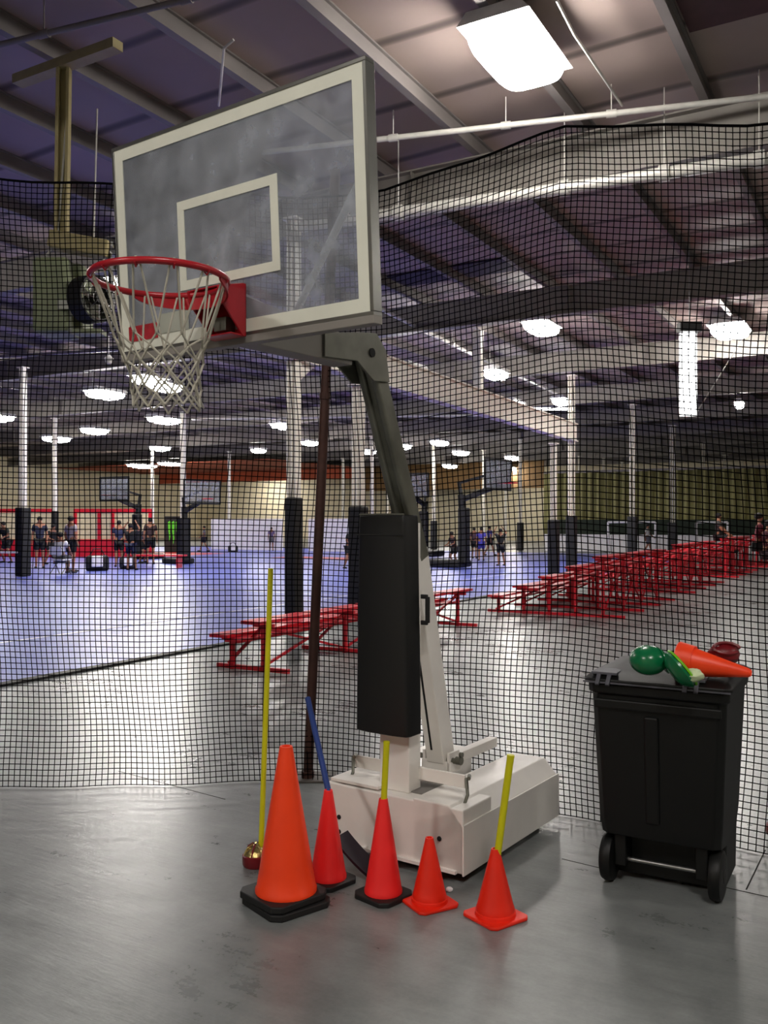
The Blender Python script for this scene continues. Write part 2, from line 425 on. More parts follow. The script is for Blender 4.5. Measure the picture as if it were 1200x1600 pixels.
# pipes and conduits under the roof
def pipe(name, pts, r, m, label, cat='pipe', couple=None):
    e = empty(name, pts[0], 0, label, cat)
    o0 = Vector(pts[0])
    b = MB(); b.tube([Vector(p) - o0 for p in pts], r, 10, cap=True); b.build('run', m, e, smooth=True)
    if couple:
        for t in couple:
            p = Vector(pts[0]).lerp(Vector(pts[-1]), t) - o0; dd = (Vector(pts[-1]) - Vector(pts[0])).normalized()
            b = MB(); b.tube([p - dd * .06, p + dd * .06], r * 1.35, 10); b.tube([p, p + Vector((0, 0, ZC - o0.z - p.z))], .008, 5)
            b.build('hanger', m, e, smooth=True)
    return e
pipe('sprinkler_pipe', [PZ(330, 247, ZC - .35), PZ(1420, 126, ZC - .35)], .035, M['pipe'], 'long pale sprinkler pipe crossing under the big bright lamp', couple=(.47, .86, .3, .62))
pipe('round_duct', [PZ(470, 355, 5.75), PZ(1420, 214, 5.75)], .075, M['pipe'], 'thick shiny pipe running below the first roof beam', 'pipe', couple=(.2, .5, .66, .8))
pipe('gas_pipe', [PZ(-80, 89, ZC - .4), PZ(480, -46, ZC - .4)], .03, M['purlin'], 'grey pipe across the top left roof corner', couple=(.3, .7))
pipe('electrical_conduit', [PZ(870, 0, ZC - .25), PZ(897, 53, ZC - .25), PZ(972, 165, ZC - .25)], .015, M['pipe'], 'thin slanting conduit right of the big bright lamp')
pipe('low_conduit', [PZ(590, 480, 6.15), PZ(720, 545, 6.15), PZ(870, 615, 6.15)], .05, M['pipe'], 'bright slanting pipe above the low white girder', couple=(.3, .5, .7, .9))
pipe('far_conduit', [PZ(300, 655, 5.9), PZ(800, 648, 5.9)], .05, M['pipe'], 'thin pale pipe running level behind the low white girder')
pipe('left_conduit', [PZ(-50, 560, 5.9), PZ(210, 545, 5.9)], .04, M['galv'], 'dull pipe crossing behind the hanging fan heater')
pipe('drop_conduit', [PZ(342, 165, 6.4) , PZ(350, 75, 6.4), PZ(365, 62, 6.45)], .014, M['pipe'], 'small hooked conduit hanging above the backboard')

# ------------------------------------------------------------------ lamps
def make_lamp(w_, l_, rod=.3):
    e = empty('high_bay_lamp')
    b = MB(); b.prism([(-w_ / 2, 0), (w_ / 2, 0), (w_ * .36, .12), (-w_ * .36, .12)], -l_ / 2, l_ / 2, 'y'); b.build('housing', M['lamp_case'], e)
    # diffuser deepened into a rounded-rectangle bowl, its shape standing in for lamp bloom
    rings = []
    for sc_, z in ((1, .0), (.985, -.35), (.93, -.62), (.80, -.84), (.55, -.97), (.2, -1.0)):
        ring = []
        for k in range(24):
            a = 2 * math.pi * k / 24; ca, sa = math.cos(a), math.sin(a)
            ring.append((w_ * .48 * sc_ * math.copysign(abs(ca) ** .45, ca), l_ * .485 * sc_ * math.copysign(abs(sa) ** .45, sa), z * .22 - .001))
        rings.append(ring)
    b = MB(); n = 24; fs = []
    for i in range(len(rings) - 1):
        for k in range(n): fs.append((i * n + k, i * n + (k + 1) % n, (i + 1) * n + (k + 1) % n, (i + 1) * n + k))
    fs.append(tuple(range(n))[::-1]); fs.append(tuple((len(rings) - 1) * n + k for k in range(n)))
    b.add([p for r_ in rings for p in r_], fs); b.build('diffuser', M['lamp'], e, smooth=True)
    for y_ in (-.4, .4): b = MB(); b.tube([(0, l_ * y_, .12), (0, l_ * y_, rod)], .01, 5); b.build('hanger_rod', M['galv'], e)
    return e
lamps = [
 (808, 76, .76, 1.35, 'very large bright ceiling lamp above the right of the backboard'),
 (846, 508, .7, 1.3, 'bright lamp above and left of the paired white columns'),
 (1140, 513, .9, 1.5, 'bright lamp right of the upright fluorescent tubes'),
 (641, 575, .7, 1.3, 'oval bright lamp just right of the grey goal arm'),
 (774, 581, .6, 1.2, 'lamp below the bright slanting pipe'),
 (798, 629, .9, 1.3, 'left end lamp over the low white girder, beside a long strip lamp'),
 (877, 624, .6, 1.0, 'small lamp touching the top of the right paired column'),
 (164, 613, .95, 1.5, 'bright oval lamp left of the hoop net bottom'),
 (148, 671, .9, 1.5, 'lamp second below the oval lamp left of the hoop net'),
 (257, 654, .9, 1.8, 'long lamp just below the hoop net'),
 (441, 663, .8, 1.3, 'round lamp just left of the nearest padded column'),
 (484, 690, .7, 1.3, 'lamp seen between the nearest padded column and the brown pole'),
 (687, 690, .8, 1.5, 'brighter lamp of the far row right of the grey goal arm'),
 (629, 696, .8, 1.4, 'lamp touching the right side of the grey goal arm'),
 (232, 590, .8, 1.3, 'left lamp seen through the hoop net bottom'),
 (258, 601, .8, 1.3, 'right lamp seen through the hoop net bottom'),
 (172, 438, .36, .7, 'left lamp shining through the rim'),
 (215, 440, .36, .7, 'right lamp shining through the rim'),
 (222, 727, 1.2, 3, 'wide dim lamp above the left distant hoop'),
 (267, 723, 1.3, 2.4, 'bright far lamp above the banner'),
 (411, 745, 1.2, 1.6, 'lowest far lamp over the left white panels'),
 (250, 699, .9, 1.4, 'small lamp above the wide dim lamp'),
 (404, 702, .7, 1.2, 'small far lamp before the rust-coloured roof part'),
 (573, 704, .9, 1.6, 'far lamp beside the second padded column'),
 (703, 727, .9, 1.8, 'far lamp low above the right distant hoop'),
 (720, 706, .9, 1.5, 'far lamp above and right of the right distant hoop'),
 (801, 714, .9, 1.4, 'far lamp above the thin columns left of the pair'),
 (-2, 650, .8, 1.4, 'lamp cut by the left edge'),
 (88, 684, 1.0, 1.6, 'far lamp above the white column in the left background'),
 (797, 731, 1.0, 1.6, 'lowest far lamp left of the paired columns'),
 (1155, 629, .35, .6, 'tiny lamp near the right edge under the roof'),
 (905, 737, .8, 1.2, 'lowest far lamp right of the paired columns'),
]
base = make_lamp(1, 1); base_low = make_lamp(1, 1, 1.0)
first = {0: True, 1: True}
for (px, py, w_, l_, lab) in lamps:
    z = EYE + 4.9 if py < 520 else EYE + 4.2
    if py > 520: w_ *= .86; l_ *= .86
    p = PZ(px, py, z)
    lo = int(py > 520); src = base_low if lo else base; o = src if first[lo] else copy_tree(src); first[lo] = False
    tag(o, lab, 'lamp', 'ceiling lamps'); o.location = p; o.rotation_euler.z = RZ; o.scale = (w_, l_, 1)
LN = ['nearly overhead', 'behind the photographer', 'left of the frame', 'right of the frame', 'far right beyond the bin']
for (u, s) in [(1.5, -1.0), (-4.5, -4.0), (-14, 7.0), (8, 6.5), (6, 13)]:      # the lamp grid goes on outside the frame
    o = copy_tree(base, W(u, s, EYE + 4.9), RZ, 'ceiling lamp outside the frame, hanging %s' % LN.pop(0)); o.scale = (.76, 1.45, 1)
st = empty('strip_lamp', PZ(850, 638, EYE + 4.6), 0, 'long horizontal strip lamp over the low white girder', 'lamp')
b = MB(); b.box((0, 0, .05), (2.5, .3, .08)); b.build('housing', M['lamp_case'], st)
for k in (-.08, .08):
    b = MB(); b.tube([(-1.2, k, -.02), (1.2, k, -.02)], .05, 8); b.build('fluorescent_tube', M['tube'], st, smooth=True)
# upright fluorescent fixture
p = P(1077, 648, 15)
st = empty('upright_strip_lamp', (p.x, p.y, p.z), 0, 'upright pair of lit fluorescent tubes hanging right of the columns', 'lamp')
for k in (-.08, .06):
    b = MB(); b.tube([(k, 0, 0.02), (k, 0, 1.36)], .05, 10); b.build('fluorescent_tube', M['tube'], st, smooth=True)
b = MB(); b.box((0, .07, .7), (.3, .04, 1.45)); b.build('reflector', M['lamp_case'], st)
b = MB(); b.box((0, 0, 1.46), (.36, .2, .16)); b.build('end_cap', M['black'], st)
b = MB(); b.tube([(0, 0, 1.5), (0, 0, ZC - p.z)], .01, 6); b.build('hanger_rod', M['galv'], st)
q = PZ(1160, 530, 5.9) - p; b = MB(); b.tube([(.13, 0, 0.05), (q.x, q.y, q.z)], .014, 6); b.build('stay_cable', M['pipe'], st)

# ------------------------------------------------------------------ hanging fan heater (left)
D = 9.6
hp = P(100, 400, D)
ht = empty('fan_heater', (hp.x, hp.y, hp.z), 0, 'grey-green hanging fan heater on a tan drop post, left of the backboard', 'heater')
def L_(px, py, dd=0): return P(px, py, D + dd) - hp
b = MB()
for k in (-.055, .055): b.beam(L_(96, 370) + Vector((k, 0, 0)), Vector((L_(100, 0).x + k, 0, ZC - hp.z - .35)), .03, .09, up=(0, 1, 0))
b.beam(L_(96, 370) + Vector((0, .03, 0)), Vector((L_(100, 0).x, .03, ZC - hp.z - .35)), .12, .015, up=(0, 1, 0))
b.build('drop_post', M['tan'], ht)
b = MB(); zt = ZC - hp.z - .3; cc = Vector((L_(100, 0).x, 0, zt)); dv = Vector((CA, -SA, 0)); b.beam(cc - dv * .75, cc + dv * .8, .14, .1); b.build('cross_bar', M['tan'], ht)
b = MB(); b.beam(L_(80, 375), L_(172, 392), .22, .18); b.build('mounting_arm', M['tan'], ht, bevel=.02)
b = MB(); b.box(L_(90, 468, .1), (.38, .5, .8)); b.build('burner_case', M['heater'], ht, bevel=.05)
b = MB(); b.box(L_(122, 470, .3), (.22, .4, .72)); b.build('side_case', M['heater'], ht, bevel=.03)
b = MB(); b.box(L_(100, 476, -.2), (.13, .02, .09)); tag(b.build('rating_plate', M['sticker_grey'], ht), 'pale rating plate on the case')
fm = Matrix.Translation(L_(143, 468, -.1)) @ Matrix.Rotation(math.radians(62), 4, 'Z') @ Matrix.Rotation(math.pi / 2, 4, 'X')
b = MB(); b.lathe([(.24, -.1), (.25, -.1), (.25, .1), (.24, .1), (.23, .1), (.23, -.1)], 24, fm, cap=False)
b.build('fan_ring', M['black'], ht, smooth=True)
for k in range(5):
    bm = fm @ Matrix.Rotation(k * 2 * math.pi / 5, 4, 'Z') @ Matrix.Rotation(.5, 4, 'X')
    b = MB(); b.box((.12, 0, 0), (.2, .11, .006), bm); b.build('fan_blade', M['greysteel'], ht)
b = MB(); b.lathe([(.05, -.08), (.05, .12)], 12, fm); b.build('fan_motor', M['black'], ht, smooth=True)
b = MB()
for r in (.08, .15, .22): b.tube([fm @ Vector((r * math.cos(a), r * math.sin(a), .11)) for a in [i * math.pi / 10 for i in range(20)]], .004, 4, closed=True)
for k in range(8): b.tube([fm @ Vector((0, 0, .11)), fm @ Vector((.24 * math.cos(k * math.pi / 4), .24 * math.sin(k * math.pi / 4), .11))], .004, 4)
b.build('fan_guard', M['galv'], ht)
b = MB(); b.tube([L_(160, 375), L_(178, 400)], .05, 10); b.tube([L_(172, 378), L_(175, 520)], .03, 8); b.build('gas_valve', M['galv'], ht, smooth=True)
b = MB(); b.tube([L_(152, 170, .2), L_(146, 395)], .009, 6); b.build('hanging_rod', M['pipe'], ht)
b = MB(); b.tube([L_(72, 400), L_(90, 375), L_(108, 130)], .012, 6); b.build('supply_pipe', M['pipe'], ht)
b = MB(); b.box(L_(140, 520, 0), (.3, .2, .05)); b.build('drip_tray', M['heater'], ht)
b = MB(); b.tube([L_(170, 525, 0), L_(170, 553, 0)], .006, 5); b.lathe([(.005, .06), (.02, .03), (.05, 0), (.03, -.05), (.02, -.06)], 12, Matrix.Translation(L_(170, 560))); b.build('hanging_sensor', M['white_matte'], ht)

# ------------------------------------------------------------------ big black barrier net
path = [(-420, 1236), (-100, 1234), (0, 1232), (250, 1228), (480, 1219), (600, 1233), (740, 1252), (880, 1276), (1040, 1305), (1200, 1336), (1500, 1400)]
pp = [Vector(((x - 600) / F * (EYE * F / (y - HY)), EYE * F / (y - HY), 0)) for x, y in path]
cum = [0]
for i in range(1, len(pp)): cum.append(cum[-1] + (pp[i] - pp[i - 1]).length)
px_ = np.array([p.x for p in pp]); py_ = np.array([p.y for p in pp]); cum = np.array(cum)
g_ = .0335; Ltot = cum[-1]; NI = int(Ltot / g_); NJ = int(3.62 / g_)
TX = cum[[0, 2, 5, 7, 9, 10]]; TZ = [0, 0, -.06, .02, -.16, -.22]
def netpt(i, j):
    l = i * g_
    x = np.interp(l, cum, px_); y = np.interp(l, cum, py_)
    t = j / NJ
    bul = .05 * np.sin(l * 2.1) * np.sin(t * 3.14) + .035 * np.sin(l * 4.3 + 2 * t) * np.sin(t * 3.14) + .015 * np.sin(l * 9 + t * 5)
    z = j * g_ + t * (.03 * np.sin(l * 1.3 + 1) + .02 * np.sin(l * 2.9) + np.interp(l, TX, TZ)) + .008
    xo = .025 * np.sin(t * 7 + l * 1.1) * np.sin(t * 3.14) + .01 * np.sin(t * 19 + l * 3)
    return np.stack([x + xo, y + bul, z], -1)
I, J = np.meshgrid(np.arange(NI + 1), np.arange(NJ + 1), indexing='ij')
G = netpt(I.astype(float), J.astype(float))                        # (NI+1, NJ+1, 3)
tri = np.array([[0, 1], [.87, -.5], [-.87, -.5]])
R = .003
def strands(G, axis):
    # returns verts, faces of 3-sided prisms along second axis
    n, m, _ = G.shape
    offs = np.zeros((3, 3))
    if axis == 'v': offs[:, 0] = tri[:, 0] * R; offs[:, 1] = tri[:, 1] * R
    else: offs[:, 2] = tri[:, 0] * R; offs[:, 1] = tri[:, 1] * R
    V = (G[:, :, None, :] + offs[None, None]).reshape(-1, 3)
    idx = np.arange(n * m * 3).reshape(n, m, 3)
    fs = []
    for k in range(3):
        k2 = (k + 1) % 3
        fs.append(np.stack([idx[:, :-1, k], idx[:, :-1, k2], idx[:, 1:, k2], idx[:, 1:, k]], -1).reshape(-1, 4))
    return V, np.concatenate(fs)
jsel = sorted(set(list(range(0, NJ + 1, 3)) + [NJ])); isel = sorted(set(list(range(0, NI + 1, 3)) + [NI]))
V1, F1 = strands(G[:, jsel], 'v'); V2, F2 = strands(np.swapaxes(G, 0, 1)[:, isel], 'h')
def np_mesh(name, V, Fq, m):
    me = bpy.data.meshes.new(name); k = Fq.shape[1]
    me.vertices.add(len(V)); me.vertices.foreach_set('co', V.astype(np.float32).ravel())
    me.loops.add(Fq.size); me.loops.foreach_set('vertex_index', Fq.astype(np.int32).ravel())
    me.polygons.add(len(Fq)); me.polygons.foreach_set('loop_start', np.arange(0, Fq.size, k, dtype=np.int32))
    try: me.polygons.foreach_set('loop_total', np.full(len(Fq), k, dtype=np.int32))
    except Exception: pass
    me.update(calc_edges=True); me.materials.append(m)
    o = bpy.data.objects.new(name, me); COL.objects.link(o); return o
net = empty('barrier_net', (pp[4].x, pp[4].y, 0), 0, 'tall black square-mesh barrier net hanging across the hall to the floor', 'net')
def at_net(o):
    o.parent = net; o.location = (-pp[4].x, -pp[4].y, 0); return o
tag(at_net(np_mesh('mesh_twine', np.concatenate([V1, V2]), np.concatenate([F1, F2 + len(V1)]), M['net'])), kind='stuff')
K = G.reshape(-1, 3); r = .0056
o8 = np.array([[r, 0, 0], [-r, 0, 0], [0, r, 0], [0, -r, 0], [0, 0, r], [0, 0, -r]])
Vk = (K[:, None] + o8[None]).reshape(-1, 3)
fk = np.array([[0, 2, 4], [2, 1, 4], [1, 3, 4], [3, 0, 4], [2, 0, 5], [1, 2, 5], [3, 1, 5], [0, 3, 5]])
Fk = (np.arange(len(K))[:, None, None] * 6 + fk[None]).reshape(-1, 3)
tag(at_net(np_mesh('net_knots', Vk, Fk, M['net'])), kind='stuff')
b = MB(); b.tube([Vector(G[i, NJ]) for i in range(0, NI + 1, 4)], .007, 6); at_net(b.build('head_rope', M['net'], smooth=True))

# rusty leaning pole
pb = Vector(((481 - 600) / F * 5.50, 5.50, 0)); ptp = Vector((-.295, 5.44, 3.72))
po = empty('net_pole', pb, 0, 'rusty brown pole leaning slightly right, holding the black net', 'pole')
b = MB(); b.tube([(0, 0, .01), ptp - pb], .03, 16); b.build('shaft', M['rusty'], po, smooth=True)
b = MB(); b.box((.02, .02, .006), (.3, .22, .012)); b.build('base_plate', M['plate'], po, bevel=.003)
b = MB(); b.tube([Vector((0, 0, .012)), Vector((0, 0, .05))], .04, 16); b.build('collar', M['rusty'], po, smooth=True)
b = MB()
b.tube([(ptp - pb) * .63 + Vector((0, 0, .02)), (ptp - pb) * .63 + Vector((0, 0, -.02))], .036, 12)
b.build('clamp', M['rusty'], po)

# ------------------------------------------------------------------ portable basketball goal
GR = math.radians(-35)
goal = empty('basketball_goal', (.032, 4.106, 0), GR, 'portable basketball goal with scuffed clear backboard and white ballast base', 'basketball goal')
# --- base
bs = MB()
zb0, zt0 = .045, .335
b = MB()   # right ballast with chamfer
prof = [(.12, zb0), (.38, zb0), (.38, .258), (.31, zt0), (.12, zt0)]
b.prism(prof, 0.0, .98, 'y'); rb = b.build('ballast_box', M['white'], goal, bevel=.006)
b = MB(); b.box((.384, .49, .152), (.008, 1.0, .22)); b.build('side_panel', M['white'], rb, bevel=.002)
b = MB(); b.prism([(-.37, zb0), (-.13, zb0), (-.13, zt0 - .01), (-.37, zt0 - .01)], .03, .98, 'y'); b.build('ballast_box', M['white'], goal, bevel=.006)
b = MB(); b.box((-.0, .13, .185), (.76, .26, .28)); 
b.build('front_box', M['white'], goal, bevel=.006)
b = MB(); b.box((0, -.008, .052), (.7, .02, .014)); b.build('bottom_flange', M['white'], goal)
for (x, z) in ((-.30, .17), (-.30, .1), (.26, .18)):
    b = MB(); b.lathe([(.011, -.012), (.011, 0), (.006, .004)], 12, Matrix.Translation((x, -.004, z)) @ Matrix.Rotation(math.pi / 2, 4, 'X')); b.build('bolt', M['dark'], goal)
b = MB(); b.box((0, .6, .09), (.28, .66, .05)); b.build('channel_floor', M['dimgrey'], goal)
b = MB(); b.box((.06, .17, .328), (.2, .16, .008)); tag(b.build('inset_plate', M['dimgrey'], goal), 'grey square plate let into the base top')
b.v = []; b.f = []; b.m = []
b.box((-.22, .13, .34), (.28, .24, .016)); b.build('lid_plate', M['white'], goal, bevel=.003)
b = MB(); b.beam((-.33, .16, .40), (.3, .16, .40), .012, .06); b.build('cross_bar', M['white'], goal, bevel=.003)
for x in (-.33, .31):
    b = MB(); b.tube([(x, .15, .42), (x + .015, .13, .39), (x + .03, .11, .36), (x + .02, .10, .32), (x + .03, .08, .3)], .008, 8)
    b.tube([(x + .01, .16, .43), (x + .03, .12, .43)], .009, 8); b.build('latch_hook', M['greysteel'], goal, smooth=True)
for (x, y) in ((-.3, .12), (.3, .12), (-.3, .86), (.3, .86)):
    Mx = Matrix.Translation((x, y, .036)) @ Matrix.Rotation(math.pi / 2, 4, 'Y')
    b = MB(); b.lathe([(.012, -.02), (.036, -.02), (.036, .02), (.012, .02)], 16, Mx); b.build('caster', M['black'], goal, smooth=True)
# --- front post and pad
b = MB(); b.box((-.03, .12, .95), (.165, .1, 1.25)); b.build('front_post', M['white'], goal, bevel=.004)
pd = MB()
lv = [(.60, .152, -.022), (.63, .152, -.03), (1.0, .147, -.03), (1.4, .139, -.028), (1.57, .137, -.028), (1.61, .134, -.015)]
vs = []; fs = []
for z, hw, yf in lv:
    x0 = -.055; ring = [(-hw, .0), (-hw + .012, -.022), (-.07, -.034), (.07, -.034), (hw - .012, -.022), (hw, .0), (hw, .085), (hw - .01, .095), (-hw + .01, .095), (-hw, .085)]
    vs += [(x0 + a, b_ + .02, z) for a, b_ in ring]
n = 10
for i in range(len(lv) - 1):
    for k in range(n): fs.append((i * n + k, i * n + (k + 1) % n, (i + 1) * n + (k + 1) % n, (i + 1) * n + k))
fs.append(tuple(range(n))[::-1]); fs.append(tuple((len(lv) - 1) * n + k for k in range(n)))
pd.add(vs, fs); pad = pd.build('post_pad', M['pad'], goal, smooth=True, bevel=.006)
b = MB(); b.box((-.055, -.0155, 1.52), (.27, .004, .006)); b.build('pad_seam', M['black'], pad)
b = MB(); b.tube([(x, .02 - .028 + (0 if abs(x + .055) < .1 else .012), 1.613) for x in (-.18, -.12, -.055, .01, .07)], .005, 6); b.build('pad_piping', M['greysteel'], pad)
b = MB()
for (p, q) in (((.1, .1, 1.235), (.135, .1, 1.235)), ((.135, .1, 1.235), (.135, .1, 1.115)), ((.135, .1, 1.115), (.1, .1, 1.115))): b.beam(p, q, .02, .014, up=(0, 1, 0))
b.build('pad_handle', M['black'], pad, bevel=.003)
# --- rear white strut
b = MB(); h0 = Vector((0, .44, .40)); h1 = Vector((0, .185, 1.45))
b.beam(h0, h1, .1, .11, up=(0, 1, 0)); stt = b.build('rear_strut', M['white'], goal, bevel=.006)
dn = (h1 - h0).normalized(); nn = Vector((0, -dn.z, dn.y)).normalized()
b = MB(); b.beam(h0 + dn * .07 + nn * .0555 + Vector((-.012, 0, 0)), h0 + dn * .72 + nn * .0555 + Vector((-.012, 0, 0)), .011, .003, up=(0, 1, 0)); 
b.build('slot', M['dark'], stt)
b = MB(); b.box((0, .44, .375), (.17, .1, .05)); b.box((.07, .44, .40), (.015, .1, .09)); b.box((-.07, .44, .40), (.015, .1, .09)); b.build('hinge_bracket', M['white'], goal, bevel=.003)
b = MB(); b.tube([(-.12, .42, .405), (.12, .42, .405)], .014, 10); b.tube([(.1, .42, .41), (.13, .42, .41)], .02, 10); b.tube([(.12, .42, .44), (.135, .42, .44)], .013, 10); b.build('hinge_pin', M['greysteel'], goal, smooth=True)
b = MB(); b.beam((.02, .50, .385), (.02, .95, .385), .05, .05); b.build('rear_rail', M['white'], goal, bevel=.003)
# --- grey upper arm
u0 = Vector((0, .215, 1.40)); u1 = Vector((0, -.19, 2.33))
b = MB()
for x in (-.034, .034): b.beam(u0 + Vector((x, 0, 0)), u1 + Vector((x, 0, 0)), .034, .085, up=(0, 1, 0))
b.beam(u0, u1, .05, .05, up=(0, 1, 0))
b.build('upper_arm', M['greysteel'], goal, bevel=.01, segs=3)
# elbow plates and forward arm
b = MB()
for x in (-.058, .058):
    b.prism([(-.10, 2.20), (-.22, 2.19), (-.34, 2.26), (-.56, 2.245), (-.56, 2.34), (-.32, 2.385), (-.2, 2.40), (-.13, 2.34)], x - .005, x + .005, 'x')
b.build('elbow_plate', M['greysteel'], goal, bevel=.002)
b = MB(); b.lathe([(.02, -.07), (.02, .07)], 12, Matrix.Translation((0, -.24, 2.31)) @ Matrix.Rotation(math.pi / 2, 4, 'Y')); b.build('elbow_bolt', M['dark'], goal, smooth=True)
b = MB(); b.prism([(-.36, 2.24), (-1.0, 2.235), (-1.0, 2.40), (-.36, 2.36)], -.05, .05, 'x'); b.build('forward_arm', M['beam'], goal, bevel=.004)
# --- backboard: own local frame, x lateral, z up from centre; tilted
TI = math.radians(3.2)
bd = bpy.data.objects.new('backboard', None); COL.objects.link(bd); bd.parent = goal
bd.location = (0, -1.027, 2.665); bd.rotation_euler = (TI, 0, 0)
W_, H_ = 1.264, .826
b = MB(); b.box((0, 0, 0), (W_ - .02, .012, H_ - .02)); b.build('clear_sheet', M['glass'], bd)
def rect_frame(x0, x1, z0, z1, t, y, th, name, m, bev=0):
    b = MB(); b.box(((x0 + x1) / 2, y, z1 - t / 2), (x1 - x0, th, t)); b.box(((x0 + x1) / 2, y, z0 + t / 2), (x1 - x0, th, t))
    b.box((x0 + t / 2, y, (z0 + z1) / 2), (t, th, z1 - z0 - 2 * t)); b.box((x1 - t / 2, y, (z0 + z1) / 2), (t, th, z1 - z0 - 2 * t))
    return b.build(name, m, bd, bevel=bev)
rect_frame(-W_ / 2 + .012, W_ / 2 - .012, -H_ / 2 + .012, H_ / 2 - .012, .048, -.0085, .003, 'white_border', M['frame_white'])
rect_frame(-.27, .236, -.205, .128, .035, -.0085, .003, 'target_square', M['frame_white'])
rect_frame(-W_ / 2, W_ / 2, -H_ / 2, H_ / 2, .014, .012, .05, 'edge_frame', M['alu'], .002)
b = MB(); b.box((0, .012, -H_ / 2 - .012), (W_, .05, .03)); b.build('bottom_rail', M['beam'], bd, bevel=.003)
b = MB(); b.box((-.49, -.0115, -.335), (.17, .002, .06)); tag(b.build('sticker', M['sticker_red'], bd), 'red sticker at the lower left of the board')
b = MB(); b.box((-.31, -.0115, -.315), (.16, .002, .075)); tag(b.build('sticker', M['sticker_grey'], bd), 'grey rectangular sticker beside the red one')
# braces
for sx in (-1, 1):
    b = MB(); b.tube([(sx * .05, -.72, 2.40), (sx * .58, -1.0, 2.73)], .014, 10); b.box((sx * .585, -1.0, 2.735), (.04, .03, .05)); b.build('brace', M['white'], goal, smooth=True)
# rim
rim = bpy.data.objects.new('rim', None); COL.objects.link(rim); rim.parent = goal; rim.location = (0, -1.36, 2.389)
RR = .222
b = MB(); b.tube([(RR * math.cos(a), RR * math.sin(a), 0) for a in [i * 2 * math.pi / 48 for i in range(48)]], .0115, 10, closed=True); b.build('ring', M['red_gloss'], rim, smooth=True)
b = MB(); seg = [math.radians(a) for a in range(18, 163, 6)]
vs = []; fs = []
for i, a in enumerate(seg):
    e = .014 + .036 * math.sin(math.pi * i / (len(seg) - 1)) ** .6
    for rr, zz in ((RR - .004, -.002), (RR + .003, -.002), (RR + .003, -.004 - e), (RR - .004, -.004 - e)): vs.append((rr * math.cos(a), rr * math.sin(a), zz))
for i in range(len(seg) - 1):
    for k in range(4): fs.append((i * 4 + k, i * 4 + (k + 1) % 4, (i + 1) * 4 + (k + 1) % 4, (i + 1) * 4 + k))
fs += [(3, 2, 1, 0), tuple(len(vs) - 4 + k for k in range(4))]
b.add(vs, fs); b.build('rim_band', M['red_gloss'], rim, smooth=True)
b = MB()
for sx in (-1, 1):
    x = sx * .075
    b.prism([(.19, .012), (.315, .045), (.33, .045), (.33, -.145), (.315, -.145), (.20, -.03)], x - .004, x + .004, 'x')
b.box((0, .326, -.05), (.158, .008, .19)); b.box((0, .262, .014), (.15, .12, .006), Matrix.Rotation(0, 4, 'X'))
b.box((0, .29, -.142), (.15, .07, .006))
b.build('rim_bracket', M['red_gloss'], rim, bevel=.002)
b = MB(); b.box((0, .30, -.1), (.06, .05, .05)); b.build('spring_box', M['greysteel'], rim, bevel=.003)
for sx in (-.05, .05):
    for z in (.02, -.11):
        b = MB(); b.lathe([(.009, 0), (.009, .01)], 6, Matrix.Translation((sx, .320, z)) @ Matrix.Rotation(math.pi / 2, 4, 'X')); b.build('bolt', M['galv'], rim)
# cord net
def nr(t): return [.215, .187, .150, .136, .124, .116, .111, .110, .116][t]
NZ = [-.012, -.10, -.205, -.245, -.285, -.325, -.365, -.40, -.435]
nb = MB(); NS = 12
rnd = random.Random(3)
jit = {}
def npt(i, t):
    i %= 2 * NS
    if (i, t) not in jit: jit[(i, t)] = (rnd.uniform(-.05, .05), rnd.uniform(-.008, .008), rnd.uniform(-.006, .006))
    ja, jz, jr = jit[(i, t)]
    if t < 1: ja = jz = jr = 0
    a = math.pi * i / NS + ja; r = nr(t) + jr
    return Vector((r * math.cos(a) + .012 * t * .4, r * math.sin(a), NZ[t] + jz))
for k in range(NS):
    i = 2 * k
    a = math.pi * i / NS
    top = Vector(((RR + .004) * math.cos(a), (RR + .004) * math.sin(a), .012))
    for sg in (-1, 1):                                       # long loops fall two rows before the first knot
        tn = npt(i + sg, 2)
        hook = npt(i, 0) + Vector((-math.sin(a), math.cos(a), 0)) * .012 * sg
        nb.tube([top, hook, hook.lerp(tn, .5), tn], .0036, 6)
        for t in range(2, 8):
            s_ = sg if t % 2 == 0 else 0
            nxt = 0 if t % 2 == 0 else sg
            pa = npt(i + s_, t); pb_ = npt(i + nxt, t + 1)
            nb.tube([pa, pb_], .0036, 6)
            if t % 2 == 0: nb.ball(pa, .006, 6, 4)
cn = nb.build('cord_net', M['hoopnet'], rim, smooth=True)
for k in range(NS):
    a = math.pi * 2 * k / NS; b = MB()
    b.tube([Vector(((RR + q_) * math.cos(a), (RR + q_) * math.sin(a), zz)) for q_, zz in ((-.012, -.008), (0, -.02), (.012, -.008))], .003, 5); b.build('net_hook', M['red_gloss'], rim)

# ------------------------------------------------------------------ cones and sticks
def fl(px, py): D = EYE * F / (py - HY); return Vector(((px - 600) / F * D, D, 0))
def cone_body(h, r0, r1, z0, m, parent, tilt=None, name='cone_body'):
    prof = [(r0 * 1.03, z0), (r0 * 1.03, z0 + .012), (r0 * .985, z0 + .02)]
    for i in range(1, 9): t = i / 8; prof.append((r0 * .985 + (r1 - r0 * .985) * t, z0 + .02 + (h - z0 - .02) * t))
    prof += [(r1 * .96, h + .004), (r1 * .7, h + .004), (r1 * .62, h - .03), (r0 * .5, z0 + .03)]
    b = MB(); b.lathe(prof, 32, cap=False); return b.build(name, m, parent, smooth=True)
def plate(side, th, m, parent, z=0, rot=0, rnd_=.02, name='base_plate'):
    b = MB(); b.box((0, 0, z + th / 2), (side, side, th)); o = b.build(name, m, parent, bevel=rnd_ if rnd_ < th / 2.2 else th / 2.3, rotz=rot); return o
